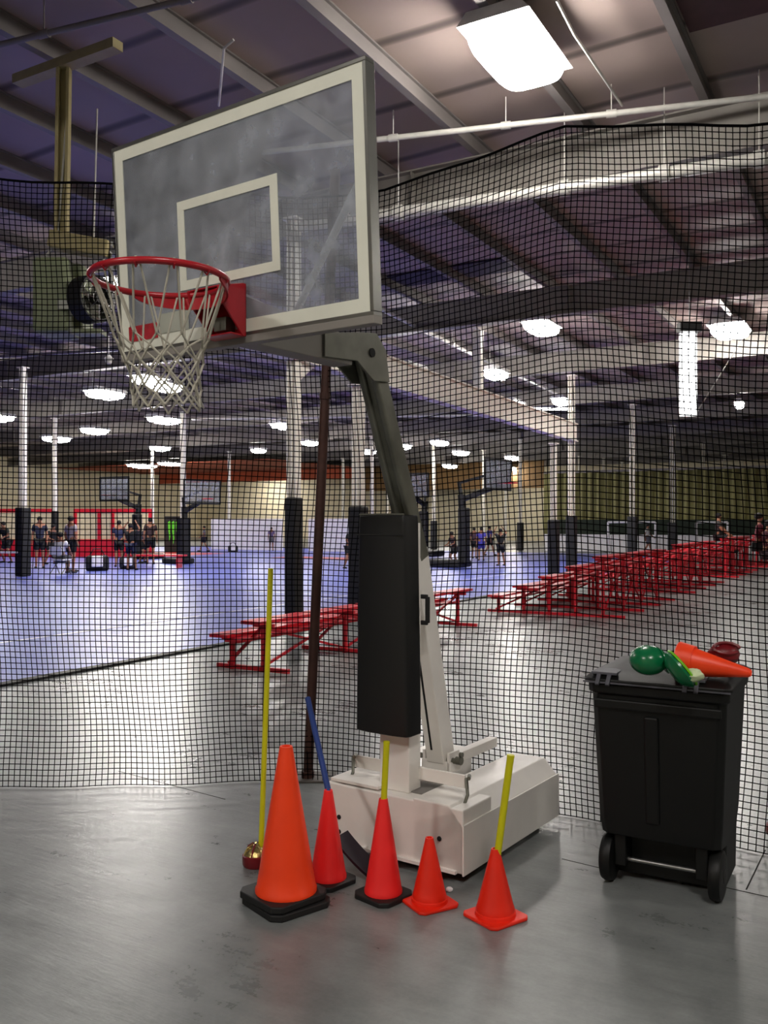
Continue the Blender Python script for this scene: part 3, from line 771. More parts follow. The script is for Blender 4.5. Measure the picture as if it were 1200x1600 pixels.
# big orange cone on two-tier rubber base
c1 = fl(447, 1412); e = empty('traffic_cone', c1, math.radians(-14), 'tallest orange traffic cone on a thick black rubber base, leftmost of the five', 'traffic cone', 'traffic cones in front of the goal')
def oct_plate(s, ch, z0, z1, m, parent, name='base_plate', dx=0, dy=0, rz=0):
    h = s / 2; pts = [(-h + ch, -h), (h - ch, -h), (h, -h + ch), (h, h - ch), (h - ch, h), (-h + ch, h), (-h, h - ch), (-h, -h + ch)]
    b = MB(); b.prism(pts, z0, z1, 'z', Matrix.Translation((dx, dy, 0)) @ Matrix.Rotation(rz, 4, 'Z')); return b.build(name, m, parent, bevel=.005)
oct_plate(.29, .035, 0, .028, M['black'], e, rz=.92); oct_plate(.285, .035, .030, .058, M['black'], e, dx=-.012, dy=.0, rz=.99)
cone_body(.648, .124, .027, .058, M['orange'], e)
def med_cone(px, py, label, m, h=.4, ps=.2, stick=None, tilt=(0, 0), rot=.8):
    c = fl(px, py); e = empty('traffic_cone', c, 0, label, 'traffic cone', 'traffic cones in front of the goal')
    e.rotation_euler = (tilt[0], tilt[1], 0)
    oct_plate(ps, .03, 0, .022, M['black'], e, rz=rot)
    cone_body(h, .078, .019, .022, m, e)
    return c
c2 = med_cone(513, 1378, 'pink-red cone holding a blue stick, behind the tallest orange cone', M['pink'], h=.40)
c3 = med_cone(599, 1401, 'pink-red cone on a flat black base holding a short yellow stick', M['pink'], h=.41)
def small_cone(px, py, label, h, r0, rot, ps=.2):
    c = fl(px, py); e = empty('traffic_cone', c, 0, label, 'traffic cone', 'traffic cones in front of the goal')
    oct_plate(ps, .02, 0, .014, M['redorange'], e, rz=rot)
    b = MB(); b.lathe([(r0 * 1.12, .014), (r0 * 1.1, .026), (r0 * .98, .032), (r0, .034)], 28, cap=False); b.build('foot_ring', M['redorange'], e, smooth=True)
    cone_body(h, r0, .017, .03, M['redorange'], e)
    return c
c4 = small_cone(671, 1412, 'small red-orange cone without a stick, in front of the white base', .27, .068, .50, .19)
c5 = small_cone(774, 1433, 'small red-orange cone holding a leaning yellow stick, rightmost of the cones', .27, .074, .62, .20)
def stick(p, q, r, m, label):
    p = Vector(p); q = Vector(q); e = empty('agility_stick', p, 0, label, 'stick', 'training sticks in the cones')
    b = MB(); b.tube([(0, 0, 0), (q - p)], r, 14); b.build('rod', m, e, smooth=True)
    b = MB(); d = (q - p).normalized(); b.tube([(q - p) - d * .006, (q - p) + d * .004], r * 1.05, 14); b.build('end_cap', m, e, smooth=True)
    return e
def up(px, py, D): return P(px, py, D)
t2 = P(515, 1246, c2.y); stick(t2 + Vector((0, 0, .004)), P(481, 1092, c2.y + .35), .0135, M['blue_stick'], 'blue stick leaning left out of a pink-red cone')
stick((c3.x, c3.y, .36), P(604, 1160, c3.y), .0135, M['yellow'], 'short upright yellow stick in front of the black pad')
t5 = P(777, 1330, c5.y); stick(t5 - Vector((.004, 0, .05)), P(798, 1181, c5.y), .0145, M['yellow'], 'yellow stick leaning right out of the rightmost cone')
# tall yellow pole in a round weighted base
c6 = fl(400, 1352); pe = empty('slalom_pole', c6, 0, 'tall thin yellow pole in a red and silver round base, left of the tallest cone', 'pole')
b = MB(); b.lathe([(.055, 0), (.062, .01), (.063, .05), (.052, .058), (.02, .06)], 28); b.build('weighted_base', M['crimson'], pe, smooth=True)
M['foil'] = mat('silver_gold_foil', (190, 170, 110), .25, metal=.8, var=.4, scale=30, bump=.8)
b = MB(); b.lathe([(.058, .052), (.05, .07), (.034, .085), (.018, .09)], 20); b.build('foil_top', M['foil'], pe, smooth=True)
for k in range(7):
    a = k * .9; b = MB(); b.tube([(.055 * math.cos(a), .055 * math.sin(a), .05), (.04 * math.cos(a), .04 * math.sin(a), .084), (.014 * math.cos(a), .014 * math.sin(a), .1)], .005, 6); b.build('rib', M['crimson'] if k % 2 else M['foil'], pe)
tp = P(423, 888, c6.y + .12) - c6
b = MB(); b.tube([(.022, 0, .04), tp], .0125, 14); b.build('rod', M['yellow'], pe, smooth=True)
# dark rubber slab leaning against the goal base
c7 = fl(566, 1375)
b = MB(); vs = []; fs = []
for i in range(13):
    t = i / 12; cx = -.10 + .20 * t; cy = .12 - .15 * t; cz = .155 - .20 * t + .10 * t * t * .6
    for (dx, dy, dz) in ((-.03, -.035, 0), (.03, .035, .012), (.03, .035, .026), (-.03, -.035, .014)): vs.append((cx + dx, cy + dy, max(.004, cz + dz - .015)))
for i in range(12):
    for k in range(4): fs.append((i * 4 + k, i * 4 + (k + 1) % 4, (i + 1) * 4 + (k + 1) % 4, (i + 1) * 4 + k))
fs += [(3, 2, 1, 0), (48, 49, 50, 51)]
b.add(vs, fs)
M['purple'] = mat('dark_purple_rubber', (34, 26, 38), .55)
sl = b.build('rubber_sleeve', M['purple'], smooth=True, loc=c7); tag(sl, 'dark purple rubber sleeve slumped between the two pink-red cones', 'rubber sleeve')
c8 = fl(640, 1380)
# small litter on the floor
b = MB(); b.ball((0, 0, .012), (.016, .012, .012), 7, 5); tag(b.build('paper_scrap', M['white_matte'], loc=fl(702, 1394)), 'tiny pale scrap on the floor behind the small cones', 'litter')

# ------------------------------------------------------------------ wheeled bin
BR = math.atan2(-.49, .87)
BX = Vector((.87, -.49, 0)); BY = Vector((.49, .87, 0))
bc = Vector((.867, 3.87, 0)) + BX * .296 + BY * .0
bn = empty('wheeled_bin', bc + BY * .31, BR, 'black wheeled rubbish bin with its lid closed and toys on top', 'bin')
# local: x lateral, y depth (front plane y=-.31)
def loft(rings, cap=True):
    b = MB(); n = len(rings[0]); vs = [p for r in rings for p in r]; fs = []
    for i in range(len(rings) - 1):
        for k in range(n): fs.append((i * n + k, i * n + (k + 1) % n, (i + 1) * n + (k + 1) % n, (i + 1) * n + k))
    if cap: fs.append(tuple(range(n))[::-1]); fs.append(tuple((len(rings) - 1) * n + k for k in range(n)))
    b.add(vs, fs); return b
def rr(x0, x1, y0, y1, z, c):
    return [(x0 + c, y0, z), (x1 - c, y0, z), (x1, y0 + c, z), (x1, y1 - c, z), (x1 - c, y1, z), (x0 + c, y1, z), (x0, y1 - c, z), (x0, y0 + c, z)]
b = loft([rr(-.245, .245, -.10, .24, .02, .03), rr(-.248, .248, -.10, .245, .20, .03), rr(-.248, .248, -.235, .25, .225, .03), rr(-.255, .255, -.25, .265, .30, .03),
          rr(-.272, .272, -.275, .285, .70, .03), rr(-.278, .278, -.283, .29, .84, .03), rr(-.29, .29, -.298, .30, .845, .03), rr(-.292, .292, -.30, .305, .885, .03)])
body = b.build('bin_body', M['bin'], bn, bevel=.008, smooth=True)
b = loft([rr(-.262, -.02, -.262, -.20, .33, .02), rr(-.27, -.02, -.284, -.20, .69, .02)]) 
b = MB(); b.beam((-.02, -.25, .30), (-.02, -.284, .76), .06, .018, up=(0, 1, 0)); b.build('front_rib', M['bin'], body, bevel=.008)
b = MB(); b.box((0, -.286, .80), (.52, .02, .04)); b.build('rim_ledge', M['bin'], body, bevel=.006)
# lid
b = loft([rr(-.302, .302, -.312, .318, .888, .03), rr(-.304, .304, -.315, .322, .905, .03), rr(-.28, .28, -.28, .29, .928, .04), rr(-.2, .2, -.2, .2, .938, .06)])
lid = b.build('lid', M['bin'], bn, bevel=.006, smooth=True)
b = MB(); b.box((0, -.316, .893), (.6, .006, .007)); b.build('lid_lip', M['bin_hinge'], lid)
for x in (-.215, .145):
    b = MB(); b.box((x, -.24, .93), (.11, .12, .012), Matrix.Translation((0, 0, 0)))
    for k in (-.022, .022): b.beam((x + k, -.29, .93), (x + k, -.33, .885), .018, .012)
    b.build('hinge_clasp', M['bin_hinge'], lid, bevel=.003)
for x in (-.225, .225):
    Mx = Matrix.Translation((x, -.165, .105)) @ Matrix.Rotation(math.pi / 2, 4, 'Y')
    b = MB(); b.lathe([(.03, -.028), (.085, -.028), (.1, -.022), (.105, -.01), (.105, .01), (.1, .022), (.085, .028), (.03, .028)], 28, Mx)
    wh = b.build('wheel', M['bin'], bn, smooth=True)
    b = MB(); b.lathe([(.018, -.034), (.03, -.03), (.03, .03), (.018, .034)], 14, Mx); b.build('hub', M['black'], wh, smooth=True)
b = MB(); b.tube([(-.24, -.165, .105), (.24, -.165, .105)], .009, 10); b.build('axle', M['galv'], bn, smooth=True)
for x in (-.17, .17): b = MB(); b.box((x, -.15, .16), (.05, .12, .15)); b.build('axle_bracket', M['bin'], bn, bevel=.005)
# things lying on the lid
def on_lid(x, y, z=.94): return bn.location + BX * x + BY * y + Vector((0, 0, z))
def lidx(px, D, z): 
    p = P(px, 0, D); p.z = z; return p
b = MB(); b.lathe([(.085, 0), (.088, .008), (.075, .03), (.055, .07), (.03, .1), (.004, .108)], 24)
def disc_mesh(): 
    b = MB(); b.lathe([(.098, 0), (.1, .006), (.082, .02), (.06, .042), (.034, .055), (.027, .052), (.052, .036), (.075, .014), (.094, 0)], 28, cap=False); return b
g1 = empty('marker_disc_stack', lidx(1013, 3.72, .955), 0, 'dark green rounded plastic marker leaning on the left of the bin lid', 'marker disc')
b = MB(); b.ball((0, 0, .05), (.078, .085, .062), 20, 12); b.build('dome', M['green'], g1, smooth=True)
b = MB(); b.lathe([(.05, 0), (.058, .004), (.05, .012), (.04, .01)], 20, Matrix.Translation((.05, -.02, .05)) @ Matrix.Rotation(1.2, 4, 'Y')); b.build('rim_edge', M['green'], g1, smooth=True)
g2 = empty('green_disc', lidx(1063, 3.58, .99), 0, 'tilted dark green marker disc with a lime rim on the bin lid', 'marker disc')
g2.rotation_euler = (math.radians(-8), math.radians(52), math.radians(-12))
b = MB(); b.lathe([(.082, .004), (.084, -.006), (.07, -.02), (.05, -.036), (.03, -.04)], 28); b.build('disc', M['green'], g2, smooth=True)
b = MB(); b.lathe([(.04, .006), (.085, .006), (.087, .012), (.08, .016), (.04, .012)], 28); b.build('lime_disc', M['lime'], g2, smooth=True)
g2.name = 'marker_disc'
b = MB()
rn = random.Random(5)
prof = []
b.ball((0, 0, 0), (.045, .036, .026), 14, 10)
b.v = [tuple(Vector(v) * (1 + rn.uniform(-.12, .12))) for v in b.v]
tag(b.build('crumpled_cloth', M['cloth'], smooth=True, loc=lidx(1082, 3.53, .975), rotz=-.4), 'pale green crumpled cloth between the green disc and the orange cone', 'cloth')
oc = empty('traffic_cone', lidx(1065, 3.75, 1.0), 0, 'orange cone lying on its side on the bin lid', 'traffic cone')
q1 = lidx(1174, 3.60, .97)
dv = (q1 - oc.location); 
oc.rotation_euler = dv.to_track_quat('Z', 'X').to_euler()
h = dv.length
b = MB(); b.lathe([(.066, .0), (.07, .01), (.066, .02), (.018, h - .01), (.012, h), (.008, h - .005), (.05, .01)], 28, cap=False); b.build('cone_body', M['orange'], oc, smooth=True)
b = MB(); b.lathe([(.07, -.02), (.076, -.015), (.068, .05), (.062, .05), (.066, -.01)], 28, cap=False); b.build('nested_cone', M['orange'], oc, smooth=True)
rd = empty('marker_disc', lidx(1131, 3.78, 1.02), 0, 'dark red crumpled marker behind the lying orange cone', 'marker disc')
b = MB(); b.ball((0, 0, 0), (.065, .05, .045), 16, 10); b.v = [tuple(Vector(v) * (1 + rn.uniform(-.1, .1))) for v in b.v]; b.build('fold', M['crimson'], rd, smooth=True)
b = MB(); b.tube([(.055 * math.cos(a), .02 * math.sin(a) - .03, .03 + .02 * math.sin(a)) for a in [i * .5 for i in range(12)]], .008, 6); b.build('rim_edge', M['crimson'], rd, smooth=True)
b = MB(); b.ball((0, 0, .05), .05, 20, 14); tag(b.build('ball', M['crimson'], smooth=True, loc=fl(1212, 1311)), 'dark red ball on the floor behind the net at the right edge', 'ball')

# ------------------------------------------------------------------ bleachers
def bleacher(near_u, near_s, rows, length, label, z0, dz, run, nf=3, name='bleacher'):
    e = empty(name, W(near_u, near_s), RZ, label, 'bleacher', 'red bleachers beside the court')
    # local x = back (away from the court), y = along
    dep = run * rows
    for r_ in range(rows):
        for k in (0, 1):
            b = MB(); b.box((r_ * run + k * .13 + .05, length / 2, z0 + r_ * dz), (.115, length, .035)); b.build('seat_plank', M['red_metal'], e)
        if r_ > 0:
            b = MB(); b.box((r_ * run - .12, length / 2, z0 + r_ * dz - .2), (.2, length, .03)); b.build('foot_plank', M['red_metal'], e)
    for i in range(nf + 1):
        y = .25 + (length - .5) * i / nf
        fr = MB(); fr.box((dep / 2 - .05, y, .03), (dep + .1, .045, .045))
        fr.build('ground_rail', M['red_metal'], e)
        for r_ in range(rows):
            fr = MB(); x = r_ * run + .1; z = z0 + r_ * dz - .02; fr.box((x, y, z / 2), (.045, .045, z)); fr.box((x, y, z - .03), (.26, .045, .04)); fr.build('upright', M['red_metal'], e)
        fr = MB(); fr.beam((.05, y, .06), ((rows - 1) * run + .1, y, z0 + (rows - 1) * dz - .05), .03, .03); fr.build('slope_rail', M['red_metal'], e)
    for i in range(nf):
        ya, yb = .25 + (length - .5) * i / nf, .25 + (length - .5) * (i + 1) / nf
        fr = MB(); x = (rows - 1) * run + .1; zt = z0 + (rows - 1) * dz - .08
        fr.beam((x, ya, .06), (x, yb, zt), .025, .025); fr.beam((x, yb, .06), (x, ya, zt), .025, .025); fr.build('cross_brace', M['red_metal'], e)
    return e
bleacher(-6.28, 7.3, 2, 5.3, 'nearest low red bleacher, behind the yellow pole and the black pad', .38, .16, .42)
bleacher(-6.1, 14.3, 5, 4.3, 'first tall red bleacher in the row right of the goal', .30, .175, .46)
bleacher(-6.1, 20.2, 5, 4.3, 'second tall red bleacher in the row, behind the first', .30, .19, .46)
bleacher(-6.1, 26.5, 5, 4.6, 'third tall red bleacher, under the soccer goals', .30, .2, .46)
bleacher(-6.1, 33.0, 5, 4.6, 'farthest red bleacher, at the right edge', .30, .2, .46)
bleacher(-2.2, 20.5, 4, 3.0, 'red bleacher cut by the right edge under the seated people', .30, .2, .46)

# ------------------------------------------------------------------ background fixtures
def on_line(px, s):          # point on hall line s seen at px
    k = (px - 600) / F; D = s / (CA + SA * k); p = Vector((k * D, D, 0)); return US(p)[0]
u0, u1 = on_line(850, 45), on_line(1330, 45)
rk = empty('rink_boards', W(u0, 45), RZ, 'long low white rink boards along the right background', 'barrier')
n = 12
for i in range(n):
    b = MB(); Lp = (u1 - u0) / n; b.box((Lp * (i + .5), 0, .46), (Lp - .03, .08, .84)); b.build('board_panel', M['white_matte'], rk)
b = MB(); b.box(((u1 - u0) / 2, 0, .9), (u1 - u0, .12, .05)); b.build('top_rail', M['white_matte'], rk)
ds = MB(); ds.box(((u1 - u0) / 2, .8, .84), (u1 - u0, .06, 1.68)); tag(ds.build('wind_screen', M['darkgreen'], loc=W(u0, 45), rotz=RZ), 'dark green screen above the white rink boards', 'screen')
ua, ub = on_line(850, 47), on_line(1330, 47)
cv = MB(); n = 160; L = ub - ua
vs = []; fs = []
for i in range(n + 1):
    x = L * i / n; y = .12 * math.sin(i * 1.3)
    vs += [(x, y, .01), (x, y, 4.2)]
for i in range(n): fs.append((2 * i, 2 * i + 2, 2 * i + 3, 2 * i + 1))
cv.add(vs, fs); oc_ = cv.build('divider_curtain', M['olive'], loc=W(ua, 47), rotz=RZ, smooth=True); tag(oc_, 'tall olive divider curtain across the right background', 'curtain')
md = oc_.modifiers.new('thick', 'SOLIDIFY'); md.thickness = .02
b = MB(); b.box((L / 2, 0, 4.25), (L, .12, .12)); tag(b.build('curtain_track', M['beam'], loc=W(ua, 47), rotz=RZ), kind='structure')
def soccer_goal(px0, px1, s, label):
    a, b_ = on_line(px0, s), on_line(px1, s); w_ = b_ - a
    e = empty('soccer_goal', W(a, s), RZ, label, 'soccer goal', 'white soccer goals')
    for x in (0, w_): q = MB(); q.tube([(x, 0, 0), (x, 0, 1.55)], .05, 8); q.build('post', M['white_matte'], e)
    q = MB(); q.tube([(0, 0, 1.55), (w_, 0, 1.55)], .05, 8); q.build('crossbar', M['white_matte'], e)
    q = MB()
    for x in (0, w_): q.tube([(x, 0, 1.55), (x, -.0 + .5, .0)], .03, 6)
    q.build('back_stay', M['white_matte'], e)
soccer_goal(950, 1024, 43.5, 'left white soccer goal frame in the right background')
soccer_goal(1088, 1137, 43.5, 'right white soccer goal frame in the right background')
# white panels on the left
for (x0, x1, lab) in ((330, 442, 'long white panel wall left of the nearest padded column'), (482, 545, 'short white panel wall between the brown pole and the second padded column')):
    a, b_ = on_line(x0, 39), on_line(x1, 39); n = max(3, int((b_ - a) / 1.2)); e = empty('panel_wall', W(a, 39), RZ, lab, 'barrier')
    for i in range(n): q = MB(); Lp = (b_ - a) / n; q.box((Lp * (i + .5), 0, .88), (Lp - .04, .06, 1.7)); q.build('panel', M['white_matte'], e)
# red framed booths
M['booth_cream'] = mat('booth_pane_cream', (214, 200, 160), .6)
def booth(x0, x1, D, lab, splits):
    a = P(x0, 0, D); b_ = P(x1, 0, D); w_ = b_.x - a.x; e = empty('red_booth', (a.x, a.y, 0), 0, lab, 'booth', 'red framed booths'); H = 2.15
    for z, h_ in ((.4, .78), (H - .08, .16)): q = MB(); q.box((w_ / 2, 0, z), (w_, .1, h_)); q.build('frame_rail', M['red_metal'], e)
    xs = [0] + [w_ * t for t in splits] + [w_]
    for x in xs: q = MB(); q.box((x, 0, H / 2), (.14, .12, H)); q.build('frame_post', M['red_metal'], e)
    for i in range(len(xs) - 1):
        q = MB(); q.box(((xs[i] + xs[i + 1]) / 2, .02, 1.38), (xs[i + 1] - xs[i] - .14, .03, 1.2)); q.build('pane', M['booth_cream'], e)
booth(-60, 85, 40, 'red framed booth with pale panes, cut by the left edge', (.35, .7))
booth(118, 235, 40, 'red framed booth with pale panes behind the left players', (.32, .5, .85))
# banner
p = P(258, 0, 46); bnn = empty('banner', (p.x, p.y, 0), 0, 'upright black banner with a bright green clawed letter mark', 'banner')
q = MB(); q.box((.42, 0, .95), (.84, .04, 1.8)); q.build('cloth_panel', M['black'], bnn)
for i, (x, h_) in enumerate(((.22, 1.0), (.42, 1.15), (.62, 1.0))):
    q = MB(); zc = 1.55
    q.prism([(x - .07, zc), (x + .03, zc + .08), (x + .07, zc - .05), (x + .04, zc - h_ * .5), (x + .06, zc - h_ * .7), (x, zc - h_), (x - .02, zc - h_ * .6), (x - .05, zc - h_ * .4)], -.026, -.021, 'y')
    q.build('claw_stroke', M['sign_green'], bnn)
q = MB(); q.box((.42, .1, .03), (.8, .4, .05)); q.build('foot', M['black'], bnn)
# distant portable hoops
M['hoopglass'] = mat('dim_board', (70, 74, 80), .3)
def far_goal(px, D, face, label, H=1.0):   # H scales the whole goal
    x = (px - 600) / F * D; e = empty('far_basketball_goal', (x, D, 0), face, label, 'basketball goal', 'portable goals on the court')
    e.scale = (H, H, H)
    q = MB(); q.box((0, .6, .15), (.9, 1.3, .24)); q.build('base', M['black'], e, bevel=.06)
    q = MB(); q.box((0, 0, 1.1), (.36, .3, 1.9)); q.build('post_pad', M['black'], e, bevel=.04)
    q = MB(); q.beam((0, .0, 1.2), (0, .1, 2.5), .18, .2, up=(0, 1, 0)); q.build('post', M['black'], e)
    q = MB(); q.beam((0, .15, 2.3), (0, -1.2, 2.75), .14, .16); q.build('arm', M['black'], e)
    q = MB(); q.beam((0, .2, 2.9), (0, -1.2, 3.2), .08, .08); q.beam((0, .1, 2.4), (0, .2, 2.95), .1, .1, up=(0, 1, 0)); q.build('upper_arm', M['black'], e)
    bb = MB(); bb.box((0, -1.3, 3.15), (1.75, .02, 1.0)); gb = bb.build('backboard', M['glass'], e)
    q = MB()
    for (a, b_, c_, d_) in ((0, 3.65, 1.83, .07), (0, 2.65, 1.83, .07)): q.box((a, -1.3, b_), (c_, .06, d_))
    for s_ in (-.9, .9): q.box((s_, -1.3, 3.15), (.06, .06, 1.0))
    q.build('board_frame', M['black'], gb)
    q = MB(); q.tube([(.23 * math.cos(a), -1.75 + .23 * math.sin(a), 2.85) for a in [i * math.pi / 8 for i in range(16)]], .02, 6, closed=True); q.beam((0, -1.32, 2.85), (0, -1.52, 2.85), .1, .03); q.build('rim', M['red_gloss'], e)
far_goal(214, 37, math.radians(-32), 'distant black portable goal facing left, left background', .92)
far_goal(290, 33, math.radians(45), 'distant black portable goal facing right, beside the banner', .84)
far_goal(725, 30.5, math.radians(55), 'distant black portable goal among the playing children, beyond the strut')
far_goal(662, 40, math.radians(-30), 'distant dark portable goal half hidden behind the black pad')
# left clutter
def box_thing(name, px, D, z0, dims, m, label, cat, rz=0, bev=.03):
    x = (px - 600) / F * D; q = MB(); q.box((0, 0, dims[2] / 2), dims); o = q.build(name, m, loc=(x, D, z0), rotz=rz, bevel=bev); tag(o, label, cat); return o
e = empty('red_bench', (P(243, 0, 30.5).x, 30.5, 0), -.15, 'low red bench under the left distant goal', 'bench')
for y in (-.12, .12): q = MB(); q.box((0, y, .43), (2.1, .2, .05)); q.build('seat_plank', M['red_metal'], e)
for x in (-.85, .85): q = MB(); q.box((x, 0, .2), (.06, .4, .4)); q.build('leg', M['red_metal'], e)
M['bagblack'] = mat('bag_fabric', (26, 26, 30), .7)
def bag(px, D, m, label, sc=1):
    x = (px - 600) / F * D; e = empty('sports_bag', (x, D, 0), .3, label, 'bag'); 
    q = MB(); q.box((0, 0, .22 * sc), (.62 * sc, .34 * sc, .44 * sc)); q.build('bag_body', m, e, smooth=True, bevel=.09 * sc)
    q = MB(); q.tube([(-.2 * sc, 0, .42 * sc), (-.1 * sc, 0, .62 * sc), (.1 * sc, 0, .62 * sc), (.2 * sc, 0, .42 * sc)], .02, 6); q.build('handle', M['bagblack'], e)
    q = MB(); q.box((0, -.2 * sc, .28 * sc), (.3 * sc, .08, .3 * sc)); q.build('front_pocket', M['white_matte'], e, bevel=.03)
bag(152, 28.5, M['bagblack'], 'black and white sports bag on the court, right of the seated person', 1.15)
bag(200, 30, M['bagblack'], 'dark bag on the floor in front of the left distant goal', .9)
bag(364, 46, M['bagblack'], 'tiny dark bag right of the walking child', .8)
tp_ = MB(); q0 = P(-60, 863, 25.4); q1 = P(34, 863, 25.4); q2 = P(120, 862, 28)
tp_.tube([q0, q1], .035, 6); tag(tp_.build('barrier_tape', M['white_matte']), 'white barrier tape tied to the leftmost padded column', 'tape')

# folding chair for the seated person
def chair(px, D, rz, label):
    x = (px - 600) / F * D; e = empty('folding_chair', (x, D, 0), rz, label, 'chair')
    q = MB(); q.box((0, 0, .44), (.44, .42, .03)); q.build('seat', M['white_matte'], e)
    q = MB(); q.box((0, .22, .72), (.44, .02, .25)); q.build('backrest', M['white_matte'], e)
    for sx in (-.21, .21):
        for (a, b_) in (((sx, .25, .84), (sx, -.2, 0)), ((sx, -.18, .44), (sx, .24, 0))): q = MB(); q.tube([a, b_], .014, 6); q.build('leg', M['greysteel'], e)
chair(95, 26.8, math.radians(160), 'white folding chair under the seated person on the left')

# ------------------------------------------------------------------ people
def skin_mesh(name, pts, edges, rad, root=0, sub=1):
    me = bpy.data.meshes.new(name); me.from_pydata([tuple(p) for p in pts], edges, [])
    o = bpy.data.objects.new(name, me); COL.objects.link(o)
    o.modifiers.new('s', 'SKIN')
    sv = me.skin_vertices[0].data
    for i, r in enumerate(rad): r = r if isinstance(r, tuple) else (r, r); sv[i].radius = r; sv[i].use_root = (i == root)
    md = o.modifiers.new('b', 'SUBSURF'); md.levels = sub; md.render_levels = sub
    dg = bpy.context.evaluated_depsgraph_get(); dg.update()
    res = bpy.data.meshes.new_from_object(o.evaluated_get(dg)); bpy.data.objects.remove(o); 
    res.name = name
    res.polygons.foreach_set('use_smooth', [True] * len(res.polygons))
    return res
def pose(kind):
    J = dict(pel=(0, 0, .96), spi=(0, .0, 1.15), che=(0, 0, 1.36), nek=(0, 0, 1.5), hed=(0, -.01, 1.6), top=(0, 0, 1.70), nose=(0, -.09, 1.6))
    for s_, n in ((-1, 'l'), (1, 'r')):
        J.update({'sh' + n: (s_ * .17, 0, 1.42), 'el' + n: (s_ * .22, .03, 1.14), 'wr' + n: (s_ * .23, -.05, .90), 'hp' + n: (s_ * .09, 0, .92), 'kn' + n: (s_ * .1, -.02, .50), 'an' + n: (s_ * .11, .02, .08), 'to' + n: (s_ * .13, -.14, .03)})
    if kind == 'walk':
        J.update(knl=(-.1, -.14, .52), anl=(-.1, -.26, .1), tol=(-.1, -.4, .06), knr=(.1, .05, .5), anr=(.1, .3, .14), tor=(.1, .2, .03), ell=(-.23, .12, 1.16), wrl=(-.22, .08, .93), elr=(.23, -.08, 1.16), wrr=(.2, -.25, 1.02))
    if kind == 'armsup':
        J.update(ell=(-.34, -.06, 1.5), wrl=(-.2, -.1, 1.7), elr=(.34, -.06, 1.5), wrr=(.2, -.1, 1.7), knl=(-.15, -.03, .5), anl=(-.2, .02, .08), tol=(-.22, -.12, .03))
    if kind == 'ready':
        for k in ('pel', 'spi', 'che', 'nek', 'hed', 'top', 'nose', 'shl', 'shr', 'hpl', 'hpr'): x, y, z = J[k]; J[k] = (x, y - max(0, z - .9) * .3, z - .1)
        J.update(knl=(-.18, -.15, .48), knr=(.18, -.15, .48), anl=(-.22, .02, .08), anr=(.22, .02, .08), tol=(-.24, -.14, .03), tor=(.24, -.14, .03), ell=(-.26, -.18, 1.08), wrl=(-.16, -.38, 1.0), elr=(.26, -.18, 1.08), wrr=(.16, -.38, 1.0))
    if kind == 'sit':
        for k in list(J): x, y, z = J[k]; J[k] = (x, y, z - .42)
        J.update(knl=(-.12, -.42, .5), knr=(.12, -.42, .5), anl=(-.12, -.42, .08), anr=(.12, -.42, .08), tol=(-.12, -.56, .03), tor=(.12, -.56, .03), hpl=(-.09, 0, .5), hpr=(.09, 0, .5), ell=(-.22, -.12, .76), wrl=(-.13, -.32, .6), elr=(.22, -.12, .76), wrr=(.13, -.32, .6))
    return J
BODY = {}
HIER = [('pel', 'spi'), ('spi', 'che'), ('che', 'nek'), ('nek', 'hed'), ('hed', 'top'), ('hed', 'nose')]
for n in 'lr': HIER += [('che', 'sh' + n), ('sh' + n, 'el' + n), ('el' + n, 'wr' + n), ('pel', 'hp' + n), ('hp' + n, 'kn' + n), ('kn' + n, 'an' + n), ('an' + n, 'to' + n)]
RAD = dict(pel=(.14, .1), spi=(.125, .09), che=(.15, .1), nek=.052, hed=(.078, .09), top=.055, nose=.014)
for n in 'lr': RAD.update({'sh' + n: .058, 'el' + n: .042, 'wr' + n: .026, 'hp' + n: .088, 'kn' + n: .056, 'an' + n: .036, 'to' + n: .03})
def sub_mesh(kind, J, keys, grow, cut=None, nm='x'):
    ks = [k for k in keys]; pts = [Vector(J[k]) for k in ks]; rad = []
    for k in ks: r = RAD[k]; rad.append(tuple(q + grow for q in r) if isinstance(r, tuple) else r + grow)
    ed = [(ks.index(a), ks.index(b_)) for a, b_ in HIER if a in ks and b_ in ks]
    if cut:
        for (a, b_, t) in cut:
            if a in ks:
                p = Vector(J[a]).lerp(Vector(J[b_]), t); pts.append(p); r = RAD[a]; r = r if not isinstance(r, tuple) else r[0]
                rad.append(r * .9 + grow); ed.append((ks.index(a), len(pts) - 1))
    return skin_mesh(nm, pts, ed, rad)
